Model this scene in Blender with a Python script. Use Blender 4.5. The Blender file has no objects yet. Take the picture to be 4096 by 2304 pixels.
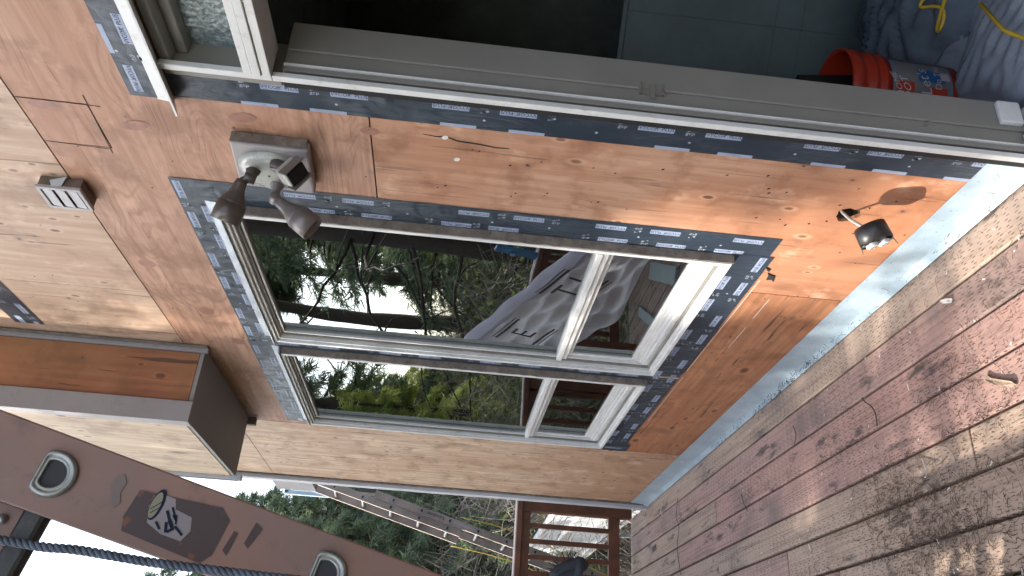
import bpy, math, random
import numpy as np
from mathutils import Vector, Matrix
random.seed(7); rng = np.random.default_rng(7)
scene = bpy.context.scene
COL = scene.collection

# ------------------------------------------------------------------ camera, sky, sun, exposure
cam_d = bpy.data.cameras.new('camera'); cam = bpy.data.objects.new('camera', cam_d); COL.objects.link(cam)
scene.camera = cam
cam_d.sensor_width = 36.0; cam_d.lens = 27.95; cam_d.clip_start = 0.02; cam_d.clip_end = 600
# the phone was held on its side: the picture's right is the world's down
CX = (0.05869934, -0.09481393, -0.9937629)
CY = (-0.88559476, 0.45449812, -0.0956733)
CZ = (0.46073453, 0.88568718, -0.05728798)
CAM = Vector((-1.40, 0.0, 1.535))
cam.matrix_world = Matrix(((CX[0], -CY[0], -CZ[0], CAM.x), (CX[1], -CY[1], -CZ[1], CAM.y), (CX[2], -CY[2], -CZ[2], CAM.z), (0, 0, 0, 1)))

SUN = Vector((-0.77, 0.30, 0.56)).normalized()
world = bpy.data.worlds.new("World"); scene.world = world; world.use_nodes = True
wt = world.node_tree; wt.nodes.clear()
sky = wt.nodes.new('ShaderNodeTexSky'); sky.sky_type = 'NISHITA'; sky.sun_disc = False
sky.sun_elevation = math.asin(SUN.z); sky.sun_rotation = math.atan2(SUN.x, SUN.y)
sky.air_density = 1.0; sky.dust_density = 3.0; sky.ozone_density = 1.0
hs = wt.nodes.new('ShaderNodeHueSaturation'); hs.inputs['Saturation'].default_value = 0.55
bg = wt.nodes.new('ShaderNodeBackground'); bg.inputs['Strength'].default_value = 0.15
wo = wt.nodes.new('ShaderNodeOutputWorld')
wt.links.new(sky.outputs[0], hs.inputs['Color']); wt.links.new(hs.outputs[0], bg.inputs[0]); wt.links.new(bg.outputs[0], wo.inputs[0])
sd = bpy.data.lights.new('sun', 'SUN'); sd.energy = 2.0; sd.angle = math.radians(0.53); sd.color = (1.0, 0.93, 0.83)
so = bpy.data.objects.new('sun', sd); COL.objects.link(so); so.rotation_euler = SUN.to_track_quat('Z', 'Y').to_euler()
so.location = (-6, 4, 8)
vs = scene.view_settings
vs.view_transform = 'Standard'; vs.look = 'None'; vs.exposure = 2.35; vs.gamma = 1; vs.use_curve_mapping = False
scene.cycles.max_bounces = 5; scene.cycles.diffuse_bounces = 3; scene.cycles.transparent_max_bounces = 8; scene.cycles.caustics_reflective = False; scene.cycles.caustics_refractive = False

# ------------------------------------------------------------------ material helpers
class G:
    def __init__(s, name):
        s.m = bpy.data.materials.new(name); s.m.use_nodes = True; s.t = s.m.node_tree
        s.b = s.t.nodes['Principled BSDF']; s.out = s.t.nodes['Material Output']; s._co = None
    def n(s, ty, **kw):
        x = s.t.nodes.new(ty)
        for k, v in kw.items(): setattr(x, k, v)
        return x
    def put(s, sock, v):
        if isinstance(v, bpy.types.NodeSocket): s.t.links.new(v, sock)
        elif isinstance(v, (tuple, list)) and len(v) == 3 and sock.type == 'RGBA': sock.default_value = (*v, 1)
        else: sock.default_value = v
    def math(s, op, a, b=0.0, c=0.0, clamp=False):
        x = s.n('ShaderNodeMath', operation=op, use_clamp=clamp)
        for i, v in enumerate((a, b, c)): s.put(x.inputs[i], v)
        return x.outputs[0]
    def add(s, a, b): return s.math('ADD', a, b)
    def sub(s, a, b): return s.math('SUBTRACT', a, b)
    def mul(s, a, b): return s.math('MULTIPLY', a, b)
    def sm(s, v, lo, hi, a=0.0, b=1.0):
        x = s.n('ShaderNodeMapRange', interpolation_type='SMOOTHSTEP')
        for k, q in zip(('Value', 'From Min', 'From Max', 'To Min', 'To Max'), (v, lo, hi, a, b)): s.put(x.inputs[k], q)
        return x.outputs[0]
    def mix(s, f, a, b, mode='MIX'):
        x = s.n('ShaderNodeMix', data_type='RGBA', blend_type=mode)
        s.put(x.inputs[0], f); s.put(x.inputs[6], a); s.put(x.inputs[7], b); return x.outputs[2]
    def co(s):
        if s._co is None:
            tc = s.n('ShaderNodeTexCoord'); sp = s.n('ShaderNodeSeparateXYZ'); s.t.links.new(tc.outputs['Object'], sp.inputs[0])
            s._co = (tc.outputs['Object'], sp.outputs[0], sp.outputs[1], sp.outputs[2])
        return s._co
    def vec(s, x, y, z=0.0):
        c = s.n('ShaderNodeCombineXYZ')
        for i, v in enumerate((x, y, z)): s.put(c.inputs[i], v)
        return c.outputs[0]
    def noise(s, v, scale, detail=3.0, rough=.55, dist=0.0):
        x = s.n('ShaderNodeTexNoise'); s.put(x.inputs['Vector'], v)
        x.inputs['Scale'].default_value = scale; x.inputs['Detail'].default_value = detail; x.inputs['Roughness'].default_value = rough; x.inputs['Distortion'].default_value = dist
        return x.outputs['Fac']
    def vor(s, v, scale, rand=1.0):
        x = s.n('ShaderNodeTexVoronoi'); s.put(x.inputs['Vector'], v); x.inputs['Scale'].default_value = scale; x.inputs['Randomness'].default_value = rand
        sp = s.n('ShaderNodeSeparateColor'); s.t.links.new(x.outputs['Color'], sp.inputs[0])
        return x.outputs['Distance'], sp.outputs[0], sp.outputs[1]
    def rnd(s): return s.n('ShaderNodeObjectInfo').outputs['Random']
    def bump(s, h, strength=.3, dist=.002):
        x = s.n('ShaderNodeBump'); x.inputs['Strength'].default_value = strength; x.inputs['Distance'].default_value = dist
        s.put(x.inputs['Height'], h); s.t.links.new(x.outputs[0], s.b.inputs['Normal'])
    def fin(s, col=None, rough=.6, metal=0.0, spec=.5):
        if col is not None: s.put(s.b.inputs['Base Color'], col)
        s.put(s.b.inputs['Roughness'], rough); s.put(s.b.inputs['Metallic'], metal); s.put(s.b.inputs['Specular IOR Level'], spec)
        return s.m

def kk(c, k=.72): return tuple(v * k for v in c)
def mat_ply(name, light, dark, stain, axis='Z', contour=9.0, knots=.45, kscale=7.0, stain_amt=.6, streak=.5, seed=0.0, low_stain=False, nails=True):
    light, dark, stain = kk(light, .74), kk(dark, .70), kk(stain, .70)
    g = G(name); _, X, Y, Z = g.co(); Y = g.add(X, Y)
    al, cr = (Z, Y) if axis == 'Z' else (Y, Z)
    base = g.vec(g.mul(al, .32), cr, seed)
    d, r1, r2 = g.vor(g.vec(g.mul(al, .55), cr, seed + 3), kscale)
    on = g.math('GREATER_THAN', r1, 1 - knots)
    d = g.math('DIVIDE', d, g.add(g.mul(r2, .8), .6))
    infl = g.mul(on, g.math('DIVIDE', .035, g.add(d, .05)))
    n1 = g.noise(base, 4.2, 2.0, .45, .25)
    ph = g.add(g.add(g.mul(n1, contour), g.mul(cr, 5.0)), g.mul(infl, 1.6))
    w = g.math('SINE', g.mul(ph, 6.2832)); 
    line = g.math('POWER', g.sm(w, -.2, 1.0), 2.2)
    pores = g.noise(g.vec(g.mul(al, 9.0), g.mul(cr, 130), seed), 1.0, 2.0)
    fib = g.noise(g.vec(g.mul(al, 1.6), g.mul(cr, 38), seed + 1), 1.0, 4.0)
    big = g.noise(g.vec(al, cr, seed + 9), 1.3, 3.0, .6)
    lm = g.sm(g.noise(g.vec(al, cr, seed + 30), 3.5, 3, .6), .35, .65, .15, 1.0)
    c = g.mix(g.mul(g.mul(line, lm), .5), light, dark)
    c = g.mix(g.sm(fib, .3, .72, 0, .68), c, dark)
    c = g.mix(g.mul(g.sm(pores, .58, .72), .25), c, tuple(v * .5 for v in dark))
    c = g.mix(g.mul(g.sm(big, .38, .68), stain_amt), c, stain)
    if low_stain:
        c = g.mix(g.sm(Z, 1.25, .2, 0, .75), c, stain)
    mid = g.noise(g.vec(g.mul(al, 1.2), cr, seed + 14), 5.0, 4.0, .6)
    c = g.mix(g.sm(mid, .48, .68, 0, .66), c, tuple(v * .60 for v in stain))
    pale = g.noise(g.vec(g.mul(al, .8), cr, seed + 17), 6.5, 4.0, .65); c = g.mix(g.sm(pale, .56, .74, 0, .6), c, tuple(min(1, v * 1.22) for v in light))
    kn = g.mul(on, g.sm(d, .105, .07)); rim = g.mul(on, g.mul(g.sm(d, .15, .105), g.sm(d, .07, .10)))
    c = g.mix(g.mul(rim, .7), c, tuple(v * .40 for v in stain)); c = g.mix(g.mul(g.mul(on, g.mul(g.sm(d, .26, .16), g.sm(d, .11, .16))), .35), c, tuple(min(1, v * 1.15) for v in light))
    c = g.mix(g.mul(kn, .8), c, g.mix(g.sm(r2, .2, .8), (.15, .055, .028), (.035, .02, .014)))
    st = g.noise(g.vec(g.mul(al, 2.6), g.mul(cr, 46), seed + 5), 1.0, 3.0, .55)
    c = g.mix(g.mul(g.sm(st, .64, .70), streak), c, (.06, .035, .025))
    ck = g.noise(g.vec(g.mul(al, 1.1), g.mul(cr, 90), seed + 6), 1.0, 2.0, .5)
    c = g.mix(g.mul(g.sm(ck, .735, .76), streak), c, (.03, .018, .014))
    if nails:
        dn, q1, q2 = g.vor(g.vec(g.mul(al, .8), cr, seed + 20), 16.0)
        nm = g.mul(g.math('GREATER_THAN', q1, .74), g.sm(dn, g.add(g.mul(q2, .09), .055), .045))
        halo = g.mul(g.math('GREATER_THAN', q1, .74), g.sm(dn, .36, .05))
        c = g.mix(g.mul(halo, .34), c, (.10, .07, .06)); c = g.mix(g.mul(nm, .9), c, (.018, .014, .013))
    h = g.add(g.mul(fib, .7), g.add(g.mul(line, -.5), g.mul(g.sm(st, .66, .76), -1.0)))
    g.bump(h, .45, .0012)
    return g.fin(c, g.add(g.mul(fib, .2), .46), 0, .4)

PLY_TOP = mat_ply('plywood_pale', (.66, .49, .36), (.44, .28, .19), (.50, .31, .21), 'Z', 6.0, .65, 13.0, .5, .6, 1.3)
PLY_MID = mat_ply('plywood_wavy_fir', (.58, .345, .235), (.30, .145, .09), (.47, .23, .135), 'Y', 21.0, .10, 5.0, .6, .2, 4.1)
PLY_LOW = mat_ply('plywood_knotty_fir', (.65, .42, .285), (.40, .20, .12), (.45, .19, .095), 'Z', 7.0, .62, 14.5, .6, .45, 8.4, True)
PLY_LOW2 = mat_ply('plywood_orange_fir', (.50, .235, .12), (.27, .11, .055), (.38, .145, .062), 'Y', 9.0, .6, 8.0, .6, .9, 2.4)
PLY_FAR = mat_ply('plywood_far_pale', (.66, .50, .36), (.40, .25, .16), (.50, .27, .15), 'Z', 4.0, .95, 16.0, .35, 1.0, 6.6, True)  # pale sheet tones, running to orange towards the bottom
PLY_BOX = mat_ply('plywood_dark_orange', (.44, .175, .085), (.24, .085, .045), (.46, .22, .10), 'Z', 3.0, .5, 10.0, .8, .8, 3.3)
PLY_BOX2 = mat_ply('plywood_pale_front', (.66, .53, .37), (.47, .32, .2), (.58, .40, .25), 'Z', 4.0, .6, 12.0, .4, 1.0, 5.3)  # pale tones for the chase front, lighter than its side panel

def mat_simple(name, col, rough=.6, metal=0.0, var=.15, nscale=8.0, dirt=0.0, dirtcol=(.12, .09, .07), bump=0.0, spec=.5, fine=0.0, k=.74):
    col, dirtcol = kk(col, k), kk(dirtcol, k)
    g = G(name); v = g.co()[0]
    n = g.noise(v, nscale, 5.0, .6)
    c = g.mix(g.sm(n, .3, .75, 0, 1), tuple(x * (1 - var) for x in col), tuple(min(1, x * (1 + var)) for x in col))
    if dirt:
        n2 = g.noise(v, nscale * 3.1, 6.0, .7); c = g.mix(g.mul(g.sm(n2, .52, .72), dirt), c, dirtcol)
    if fine:
        n3 = g.noise(v, nscale * 30, 2.0); c = g.mix(g.mul(g.sm(n3, .6, .72), fine), c, tuple(x * .35 for x in col))
    if bump: g.bump(g.noise(v, nscale * 4, 5.0), bump, .003)
    return g.fin(c, g.sm(n, .2, .8, max(0, rough - .1), min(1, rough + .1)), metal, spec)

M_TRIMGREY = mat_simple('grey_trim_paint', (.36, .34, .345), .55, 0, .06, 6, .25, (.16, .12, .10))
M_TRIMLIGHT = mat_simple('light_trim_edge', (.60, .62, .66), .5, 0, .08, 6, .2, (.3, .25, .2))
M_SOFFIT = mat_simple('taupe_underside_paint', (.30, .295, .285), .7, 0, .08, 5, .1, bump=.15)
M_VINYL = mat_simple('white_vinyl', (.74, .745, .73), .38, 0, .06, 7, .35, (.30, .27, .23))
M_VINYLDIRT = mat_simple('grimy_vinyl_track', (.24, .225, .20), .5, 0, .15, 14, .5, (.12, .10, .08))
M_JAMB = mat_simple('beige_jamb', (.265, .252, .228), .5, 0, .05, 6, .15, (.2, .17, .14))
M_CAULK = mat_simple('old_caulk_and_paint', (.22, .185, .155), .8, 0, .3, 22, .7, (.045, .03, .025), bump=.8)
M_DARKWOOD = mat_simple('dark_framing_wood', (.10, .065, .045), .8)  # one dark wood brown for studs, joists and chase core
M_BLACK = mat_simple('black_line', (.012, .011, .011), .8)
M_PLUG = mat_simple('boat_patch_fir', (.36, .165, .11), .5, 0, .2, 30, .4, (.12, .05, .03), fine=.3)
M_RAIL = mat_simple('stained_cedar', (.155, .055, .026), .5, 0, .35, 9, .4, (.05, .022, .014))
M_RAILLIGHT = mat_simple('weathered_cap_edge', (.52, .42, .37), .6, 0, .1, 9)
M_RUBBER = mat_simple('black_plastic', (.016, .015, .015), .45, 0, .3, 20, .3, (.10, .08, .07), bump=.2)
M_BRONZE = mat_simple('bronze_lamp_paint', (.12, .102, .092), .34, .35, .12, 12, .3, (.07, .05, .04))
M_BRONZE2 = mat_simple('faded_lamp_paint', (.21, .19, .185), .36, .3, .12, 12, .25, (.1, .08, .07))
M_PLATE = mat_simple('greenish_enamel_plate', (.46, .47, .42), .30, .1, .06, 8, .15, (.25, .22, .18))
M_LENS = mat_simple('smoked_sensor_lens', (.006, .007, .012), .25, spec=.2)
M_WHITEPL = mat_simple('white_plastic', (.78, .78, .78), .35, 0, .05, 20, .2)
M_CABLE = mat_simple('grey_white_cable', (.55, .52, .48), .5, 0, .1, 20, .2)
M_ORANGE = mat_simple('orange_bucket_plastic', (.40, .032, .012), .4, 0, .08, 6, .12, (.2, .03, .02))
M_ALU = mat_simple('worn_aluminium', (.42, .43, .43), .36, .8, .18, 25, .3, (.2, .19, .18))
M_ROPEBLUE = mat_simple('grey_blue_rope', (.075, .10, .14), .75, 0, .35, 60, .3, (.05, .06, .08), bump=.3)
M_ROPEYEL = mat_simple('yellow_rope', (.55, .36, .045), .6, 0, .25, 30, .3, (.15, .10, .04))
M_CORD = mat_simple('yellow_extension_cord', (.55, .37, .03), .45, 0, .12, 12)
M_TEAL = mat_simple('teal_grey_planks', (.12, .165, .17), .55, 0, .2, 4, .2, (.08, .10, .10))
M_ROOM = mat_simple('dim_interior_paint', (.40, .43, .42), .8, 0, .2, 3)
M_CLOTH = mat_simple('grey_blue_drop_cloth', (.09, .12, .155), .85, 0, .25, 9, .2, (.1, .12, .14))
M_SHEET = mat_simple('dusty_plastic_sheet', (.30, .34, .41), .35, 0, .1, 6, .45, (.14, .12, .11), fine=.5)
M_CHIP = mat_simple('pale_paint_flake', (.72, .69, .64), .6)
M_NEEDLE = mat_simple('dry_needles_and_twigs', (.085, .048, .028), .85, 0, .5, 30)
M_BARK = mat_simple('bark', (.06, .043, .032), .9, 0, .3, 12, .4, (.02, .016, .012), bump=.6)
M_BARKCHIP = mat_simple('bark_chip_wood', (.42, .31, .22), .8, 0, .35, 60, .5, (.06, .04, .03))
M_CLAPPED = mat_simple('pale_teal_board', (.42, .52, .50), .5, 0, .1, 6)
M_BLUE = mat_simple('blue_painted_metal', (.06, .22, .42), .4)
M_LTBLUE = mat_simple('pale_blue_frame', (.42, .58, .72), .4)
M_COLLAR = mat_simple('rung_end_swage', (.34, .36, .35), .38, .6, .2, 45, .5, (.16, .15, .14), bump=.15)
M_HOLE = mat_simple('inside_hollow_rung', (.02, .022, .03), .6)
M_VENT = mat_simple('vent_louvre_paint', (.45, .44, .45), .5, 0, .12, 20, .35, (.2, .16, .13))
M_VENTB = mat_simple('vent_body_brown', (.17, .13, .10), .7, 0, .3, 25, .4, (.05, .035, .03))

def mat_fiberglass():
    g = G('faded_orange_fiberglass'); v, X, Y, Z = g.co()
    n = g.noise(v, 5, 5, .6); n2 = g.noise(v, 28, 5, .7); n3 = g.noise(g.vec(g.mul(X, 30), g.mul(Y, 30), g.mul(Z, 7)), 1, 4)
    c = g.mix(g.sm(n, .3, .7), (.22, .115, .088), (.165, .11, .097))
    c = g.mix(g.mul(g.sm(n2, .54, .74), .45), c, (.075, .052, .045))
    c = g.mix(g.mul(g.sm(n3, .6, .8), .3), c, (.3, .24, .21))
    g.bump(n2, .12, .001)
    return g.fin(c, g.sm(n, .2, .8, .38, .55), 0, .45)
M_FIBER = mat_fiberglass()
M_FIBER2 = mat_simple('grey_worn_fiberglass', (.27, .215, .19), .55, 0, .25, 6, .4, (.33, .15, .08))
def mat_sticker():
    g = G('peeling_brown_label'); v, X, Y, Z = g.co()
    n = g.noise(v, 45, 4, .6)
    c = g.mix(g.sm(n, .60, .66), (.035, .018, .02), (.12, .035, .022))
    return g.fin(c, .5)
M_STICKER = mat_sticker()
M_STICKW = mat_simple('label_white_panel', (.27, .24, .26), .5, 0, .1, 30, .3, (.3, .14, .12))
M_STICKY = mat_simple('label_yellow_oval', (.25, .24, .16), .5, 0, .1, 30)

def mat_tape():
    g = G('dark_flashing_membrane'); v, X, Y, Z = g.co()
    n = g.noise(g.vec(X, g.mul(Y, 16), g.mul(Z, 3.5)), 1.0, 4, .55, 1.2)
    n2 = g.noise(g.vec(g.mul(Y, 3), g.mul(Z, 3), 0), 1.4, 3)
    n3 = g.noise(v, 26, 4, .6, .8)
    h = g.add(g.mul(n, g.sm(n2, .4, .65, .15, 1.0)), g.mul(n3, g.sm(Z, 1.9, 2.45, .04, .14)))
    g.bump(h, 1.0, .010)
    c = g.mix(g.sm(n2, .3, .7), (.020, .030, .044), (.032, .044, .060))
    m = g.fin(c, .30, 0, .38)
    return m
M_TAPE = mat_tape()
M_LABEL = mat_simple('tape_label_print', (.34, .41, .56), .35, 0, .08, 30, .15, (.2, .25, .35))
M_INK = mat_simple('tape_label_lettering', (.02, .03, .06), .8, spec=.1)
M_LOGO = mat_simple('tape_logo_print', (.42, .48, .58), .4)

def mat_galv():
    g = G('galvanised_flashing'); v, X, Y, Z = g.co()
    n = g.noise(v, 7, 4, .6); n2 = g.noise(g.vec(0.0, g.mul(Y, 2.2), g.mul(Z, 9)), 1.0, 3)
    n4 = g.noise(v, 130, 2)
    c = g.mix(g.sm(n, .3, .7), (.34, .46, .55), (.46, .58, .66))
    c = g.mix(g.mul(g.sm(n4, .64, .7), .5), c, (.1, .09, .08))
    g.bump(n2, .55, .012)
    return g.fin(c, g.sm(n, .2, .8, .30, .46), .5, .6)
M_GALV = mat_galv()
M_DRIP = mat_simple('drip_cap_metal', (.62, .67, .72), .35, .5, .12, 18, .3, (.35, .36, .36), bump=.5)

def mat_glass():
    g = G('window_glass'); t = g.t; t.nodes.remove(g.b)
    fr = g.n('ShaderNodeFresnel'); fr.inputs['IOR'].default_value = 3.9
    tr = g.n('ShaderNodeBsdfTransparent'); tr.inputs[0].default_value = (.80, .86, .84, 1)
    gl = g.n('ShaderNodeBsdfGlossy'); gl.inputs['Roughness'].default_value = 0.0; gl.inputs[0].default_value = (.93, .98, .97, 1)
    v = g.n('ShaderNodeTexCoord').outputs['Object']
    b = g.n('ShaderNodeBump'); b.inputs['Strength'].default_value = .05; b.inputs['Distance'].default_value = .01
    g.put(b.inputs['Height'], g.noise(v, 3.0, 1.0)); t.links.new(b.outputs[0], gl.inputs['Normal'])
    mx = g.n('ShaderNodeMixShader'); t.links.new(fr.outputs[0], mx.inputs[0]); t.links.new(tr.outputs[0], mx.inputs[1]); t.links.new(gl.outputs[0], mx.inputs[2])
    t.links.new(mx.outputs[0], g.out.inputs[0]); return g.m
M_GLASS = mat_glass()
def mat_pebble():
    g = G('pebbled_obscure_glass'); v, X, Y, Z = g.co()
    d, r, _ = g.vor(g.vec(0.0, g.mul(Y, 1.0), Z), 75)
    n = g.noise(v, 60, 4, .7)
    g.bump(g.add(g.mul(d, .8), n), 1.0, .004)
    c = g.mix(g.sm(n, .3, .7), (.10, .145, .155), (.26, .32, .33))
    return g.fin(c, .12, 0, 1.0)
M_PEBBLE = mat_pebble()

def mat_deck():
    g = G('incised_stained_deck_board'); v, X, Y, Z = g.co()
    info = g.n('ShaderNodeObjectInfo'); r = info.outputs['Random']
    ys = g.add(Y, g.mul(r, 13.0))
    red = g.mix(g.sm(r, 0, 1), (.35, .215, .18), (.31, .215, .185))
    yel = g.mix(g.sm(r, 0, 1), (.32, .24, .185), (.35, .26, .195))
    c = g.mix(g.sm(g.math('FRACT', g.mul(r, 7.3)), .42, .58), red, yel)
    gr = g.noise(g.vec(g.mul(X, 85), g.mul(ys, 2.2), r), 1.0, 5, .6, .4)
    c = g.mix(g.sm(gr, .42, .75, 0, .5), c, (.10, .058, .042))
    big = g.noise(g.vec(g.mul(X, 1.2), g.mul(ys, .9), 4.0), 2.2, 5, .6)
    c = g.mix(g.sm(big, .50, .72, 0, .8), c, (.125, .10, .09))
    gm = g.noise(g.vec(g.mul(X, 9), g.mul(ys, 2.0), 11.0), 1.6, 6, .7); c = g.mix(g.sm(gm, .56, .68, 0, .9), c, (.045, .038, .035))
    d, a1, a2 = g.vor(g.vec(X, g.mul(ys, .55), r), 4.2)
    kn = g.mul(g.math('GREATER_THAN', a1, .62), g.sm(d, .14, .07)); c = g.mix(g.mul(kn, .75), c, (.06, .035, .025))
    # incising slits: short dashes in staggered rows
    row = g.math('FLOOR', g.mul(X, 95)); off = g.mul(g.math('FRACT', g.mul(row, .5)), .022)
    fy = g.math('FRACT', g.math('DIVIDE', g.add(Y, off), .044)); fx = g.math('FRACT', g.mul(X, 95))
    ma = g.mul(g.mul(g.math('GREATER_THAN', fy, .1), g.math('LESS_THAN', fy, .40)), g.mul(g.math('GREATER_THAN', fx, .36), g.math('LESS_THAN', fx, .64)))
    wear = g.sm(g.noise(g.vec(g.mul(X, 2), ys, 7.0), 3.0, 3), .38, .52)
    ma = g.mul(ma, g.add(g.mul(wear, .75), .12))
    c = g.mix(g.mul(ma, .95), c, (.03, .017, .014))
    dirt = g.noise(v, 19, 6, .75); c = g.mix(g.sm(dirt, .56, .78, 0, .7), c, (.055, .048, .042))
    g.bump(g.add(g.mul(gr, .6), g.mul(ma, -1.5)), .5, .002)
    return g.fin(c, g.sm(gr, .2, .8, .5, .75), 0, .4)
M_DECK = mat_deck()

def mat_leaf(name, a, b, trans=.35):
    g = G(name); oi = g.rnd(); v = g.co()[0]
    n = g.noise(v, 1.7, 3, .6); n2 = g.noise(v, 23, 2)
    c = g.mix(g.sm(g.add(n, g.mul(n2, .25)), .4, .85), a, b)
    m = g.fin(c, .6, 0, .35)
    tl = g.n('ShaderNodeBsdfTranslucent'); g.put(tl.inputs[0], c); mx = g.n('ShaderNodeMixShader'); mx.inputs[0].default_value = trans
    g.t.links.new(g.b.outputs[0], mx.inputs[1]); g.t.links.new(tl.outputs[0], mx.inputs[2]); g.t.links.new(mx.outputs[0], g.out.inputs[0])
    return m
M_CONIF = mat_leaf('conifer_needles', (.075, .115, .085), (.21, .26, .14), .5)
M_CEDAR = mat_leaf('cedar_sprays_yellow_green', (.18, .23, .06), (.42, .46, .13), .55)
M_TWIG = mat_simple('tangled_bare_twigs', (.27, .23, .195), .8, 0, .65, 2.5, k=.9)
M_TWIG2 = mat_simple('pale_dead_bramble', (.46, .41, .35), .8, 0, .45, 3, k=1.0)
M_SHRUB = mat_leaf('shrub_leaves', (.06, .10, .03), (.20, .26, .08), .4)
def mat_ground():
    g = G('leaf_litter_ground'); v = g.co()[0]
    n = g.noise(v, .8, 8, .75); n2 = g.noise(v, 14, 4, .7)
    c = g.mix(g.sm(n, .35, .65), (.09, .065, .04), (.06, .075, .03)); c = g.mix(g.sm(n2, .5, .7), c, (.22, .17, .12))
    g.bump(n2, .8, .05); return g.fin(c, .9)
M_GROUND = mat_ground()
def mat_wrap():
    g = G('translucent_house_wrap'); v, X, Y, Z = g.co()
    n = g.noise(v, 3.2, 3, .5, .4)
    g.bump(g.add(g.noise(g.vec(X, g.mul(Y, 3), g.mul(Z, 3)), 1.2, 4, .5, 1.5), 0.0), .5, .05)
    g.fin(g.mix(g.sm(n, .3, .7), (.66, .67, .82), (.80, .81, .92)), .5)
    tl = g.n('ShaderNodeBsdfTranslucent'); tl.inputs[0].default_value = (.90, .90, .96, 1); mx = g.n('ShaderNodeMixShader'); mx.inputs[0].default_value = .7
    g.t.links.new(g.b.outputs[0], mx.inputs[1]); g.t.links.new(tl.outputs[0], mx.inputs[2]); g.t.links.new(mx.outputs[0], g.out.inputs[0]); return g.m
M_WRAP = mat_wrap()
M_WRAPINK = mat_simple('faded_wrap_print', (.17, .18, .21), .6)
def mat_roofpanel():
    g = G('white_ribbed_panel'); return g.fin((.80, .83, .86), .22, .25, .8)
M_PANEL = mat_roofpanel()

# ------------------------------------------------------------------ mesh helpers
class MB:
    def __init__(s): s.v = []; s.f = []; s.mi = []; s.sm = []
    def add(s, vs, fs, mi=0, smooth=False):
        o = len(s.v); s.v += [tuple(p) for p in vs]; s.f += [tuple(i + o for i in f) for f in fs]; s.mi += [mi] * len(fs); s.sm += [smooth] * len(fs); return s
    def box(s, x0, x1, y0, y1, z0, z1, mi=0):
        if x0 > x1: x0, x1 = x1, x0
        if y0 > y1: y0, y1 = y1, y0
        if z0 > z1: z0, z1 = z1, z0
        vs = [(x, y, z) for x in (x0, x1) for y in (y0, y1) for z in (z0, z1)]
        return s.add(vs, [(0, 1, 3, 2), (4, 6, 7, 5), (0, 4, 5, 1), (2, 3, 7, 6), (0, 2, 6, 4), (1, 5, 7, 3)], mi)
    def obox(s, c, ax, ay, az, hx, hy, hz, mi=0):   # oriented box
        c = Vector(c); vs = [c + ax * (a * hx) + ay * (b * hy) + az * (d * hz) for a in (-1, 1) for b in (-1, 1) for d in (-1, 1)]
        return s.add(vs, [(0, 1, 3, 2), (4, 6, 7, 5), (0, 4, 5, 1), (2, 3, 7, 6), (0, 2, 6, 4), (1, 5, 7, 3)], mi)
    def prism(s, pts, d, mi=0):                      # polygon (3d pts) extruded by vector d
        d = Vector(d); a = [Vector(p) for p in pts]; n = len(a)
        return s.add(a + [p + d for p in a], [tuple(range(n - 1, -1, -1)), tuple(range(n, 2 * n))] + [(i, (i + 1) % n, n + (i + 1) % n, n + i) for i in range(n)], mi)
    def tube(s, pts, r, n=8, mi=0, cap=True, twist=0.0):
        pts = [Vector(p) for p in pts]; R = r if isinstance(r, (list, tuple)) else [r] * len(pts)
        vs = []; up = None
        for i, p in enumerate(pts):
            t = (pts[min(i + 1, len(pts) - 1)] - pts[max(i - 1, 0)]).normalized()
            if up is None:
                up = Vector((0, 0, 1)) if abs(t.z) < .9 else Vector((1, 0, 0))
            u = (up - t * up.dot(t)).normalized(); up = u; w = t.cross(u)
            for k in range(n):
                a = 6.28318 * k / n + twist * i; vs.append(p + (u * math.cos(a) + w * math.sin(a)) * R[i])
        fs = [(i * n + k, i * n + (k + 1) % n, (i + 1) * n + (k + 1) % n, (i + 1) * n + k) for i in range(len(pts) - 1) for k in range(n)]
        if cap: fs += [tuple(range(n - 1, -1, -1)), tuple(range((len(pts) - 1) * n, len(pts) * n))]
        return s.add(vs, fs, mi, True)
    def lathe(s, base, axis, prof, n=24, mi=0, sx=1.0):   # prof: (dist along, radius)
        axis = Vector(axis).normalized(); base = Vector(base)
        u = axis.orthogonal().normalized(); w = axis.cross(u); vs = []
        for d, r in prof:
            for k in range(n):
                a = 6.28318 * k / n; vs.append(base + axis * d + (u * math.cos(a) * sx + w * math.sin(a)) * r)
        fs = [(i * n + k, i * n + (k + 1) % n, (i + 1) * n + (k + 1) % n, (i + 1) * n + k) for i in range(len(prof) - 1) for k in range(n)]
        return s.add(vs, fs, mi, True)
    def disc(s, c, nrm, r, n=16, mi=0, ry=None, up=None):
        nrm = Vector(nrm).normalized(); u = Vector(up).normalized() if up else nrm.orthogonal().normalized(); w = nrm.cross(u); c = Vector(c); ry = ry or r
        return s.add([c + u * math.cos(6.28318 * k / n) * r + w * math.sin(6.28318 * k / n) * ry for k in range(n)], [tuple(range(n))], mi)
    def build(s, name, mats, parent=None, bevel=0.0, seg=2, smooth=None):
        me = bpy.data.meshes.new(name); me.from_pydata(s.v, [], s.f)
        mats = mats if isinstance(mats, (list, tuple)) else [mats]
        for m in mats: me.materials.append(m)
        me.polygons.foreach_set('material_index', s.mi); me.polygons.foreach_set('use_smooth', s.sm if smooth is None else [smooth] * len(s.f))
        me.update(); o = bpy.data.objects.new(name, me); COL.objects.link(o)
        if parent: o.parent = parent
        if bevel:
            b = o.modifiers.new('bevel', 'BEVEL'); b.width = bevel; b.segments = seg; b.limit_method = 'ANGLE'; b.angle_limit = math.radians(40); b.harden_normals = False
        return o
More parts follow.
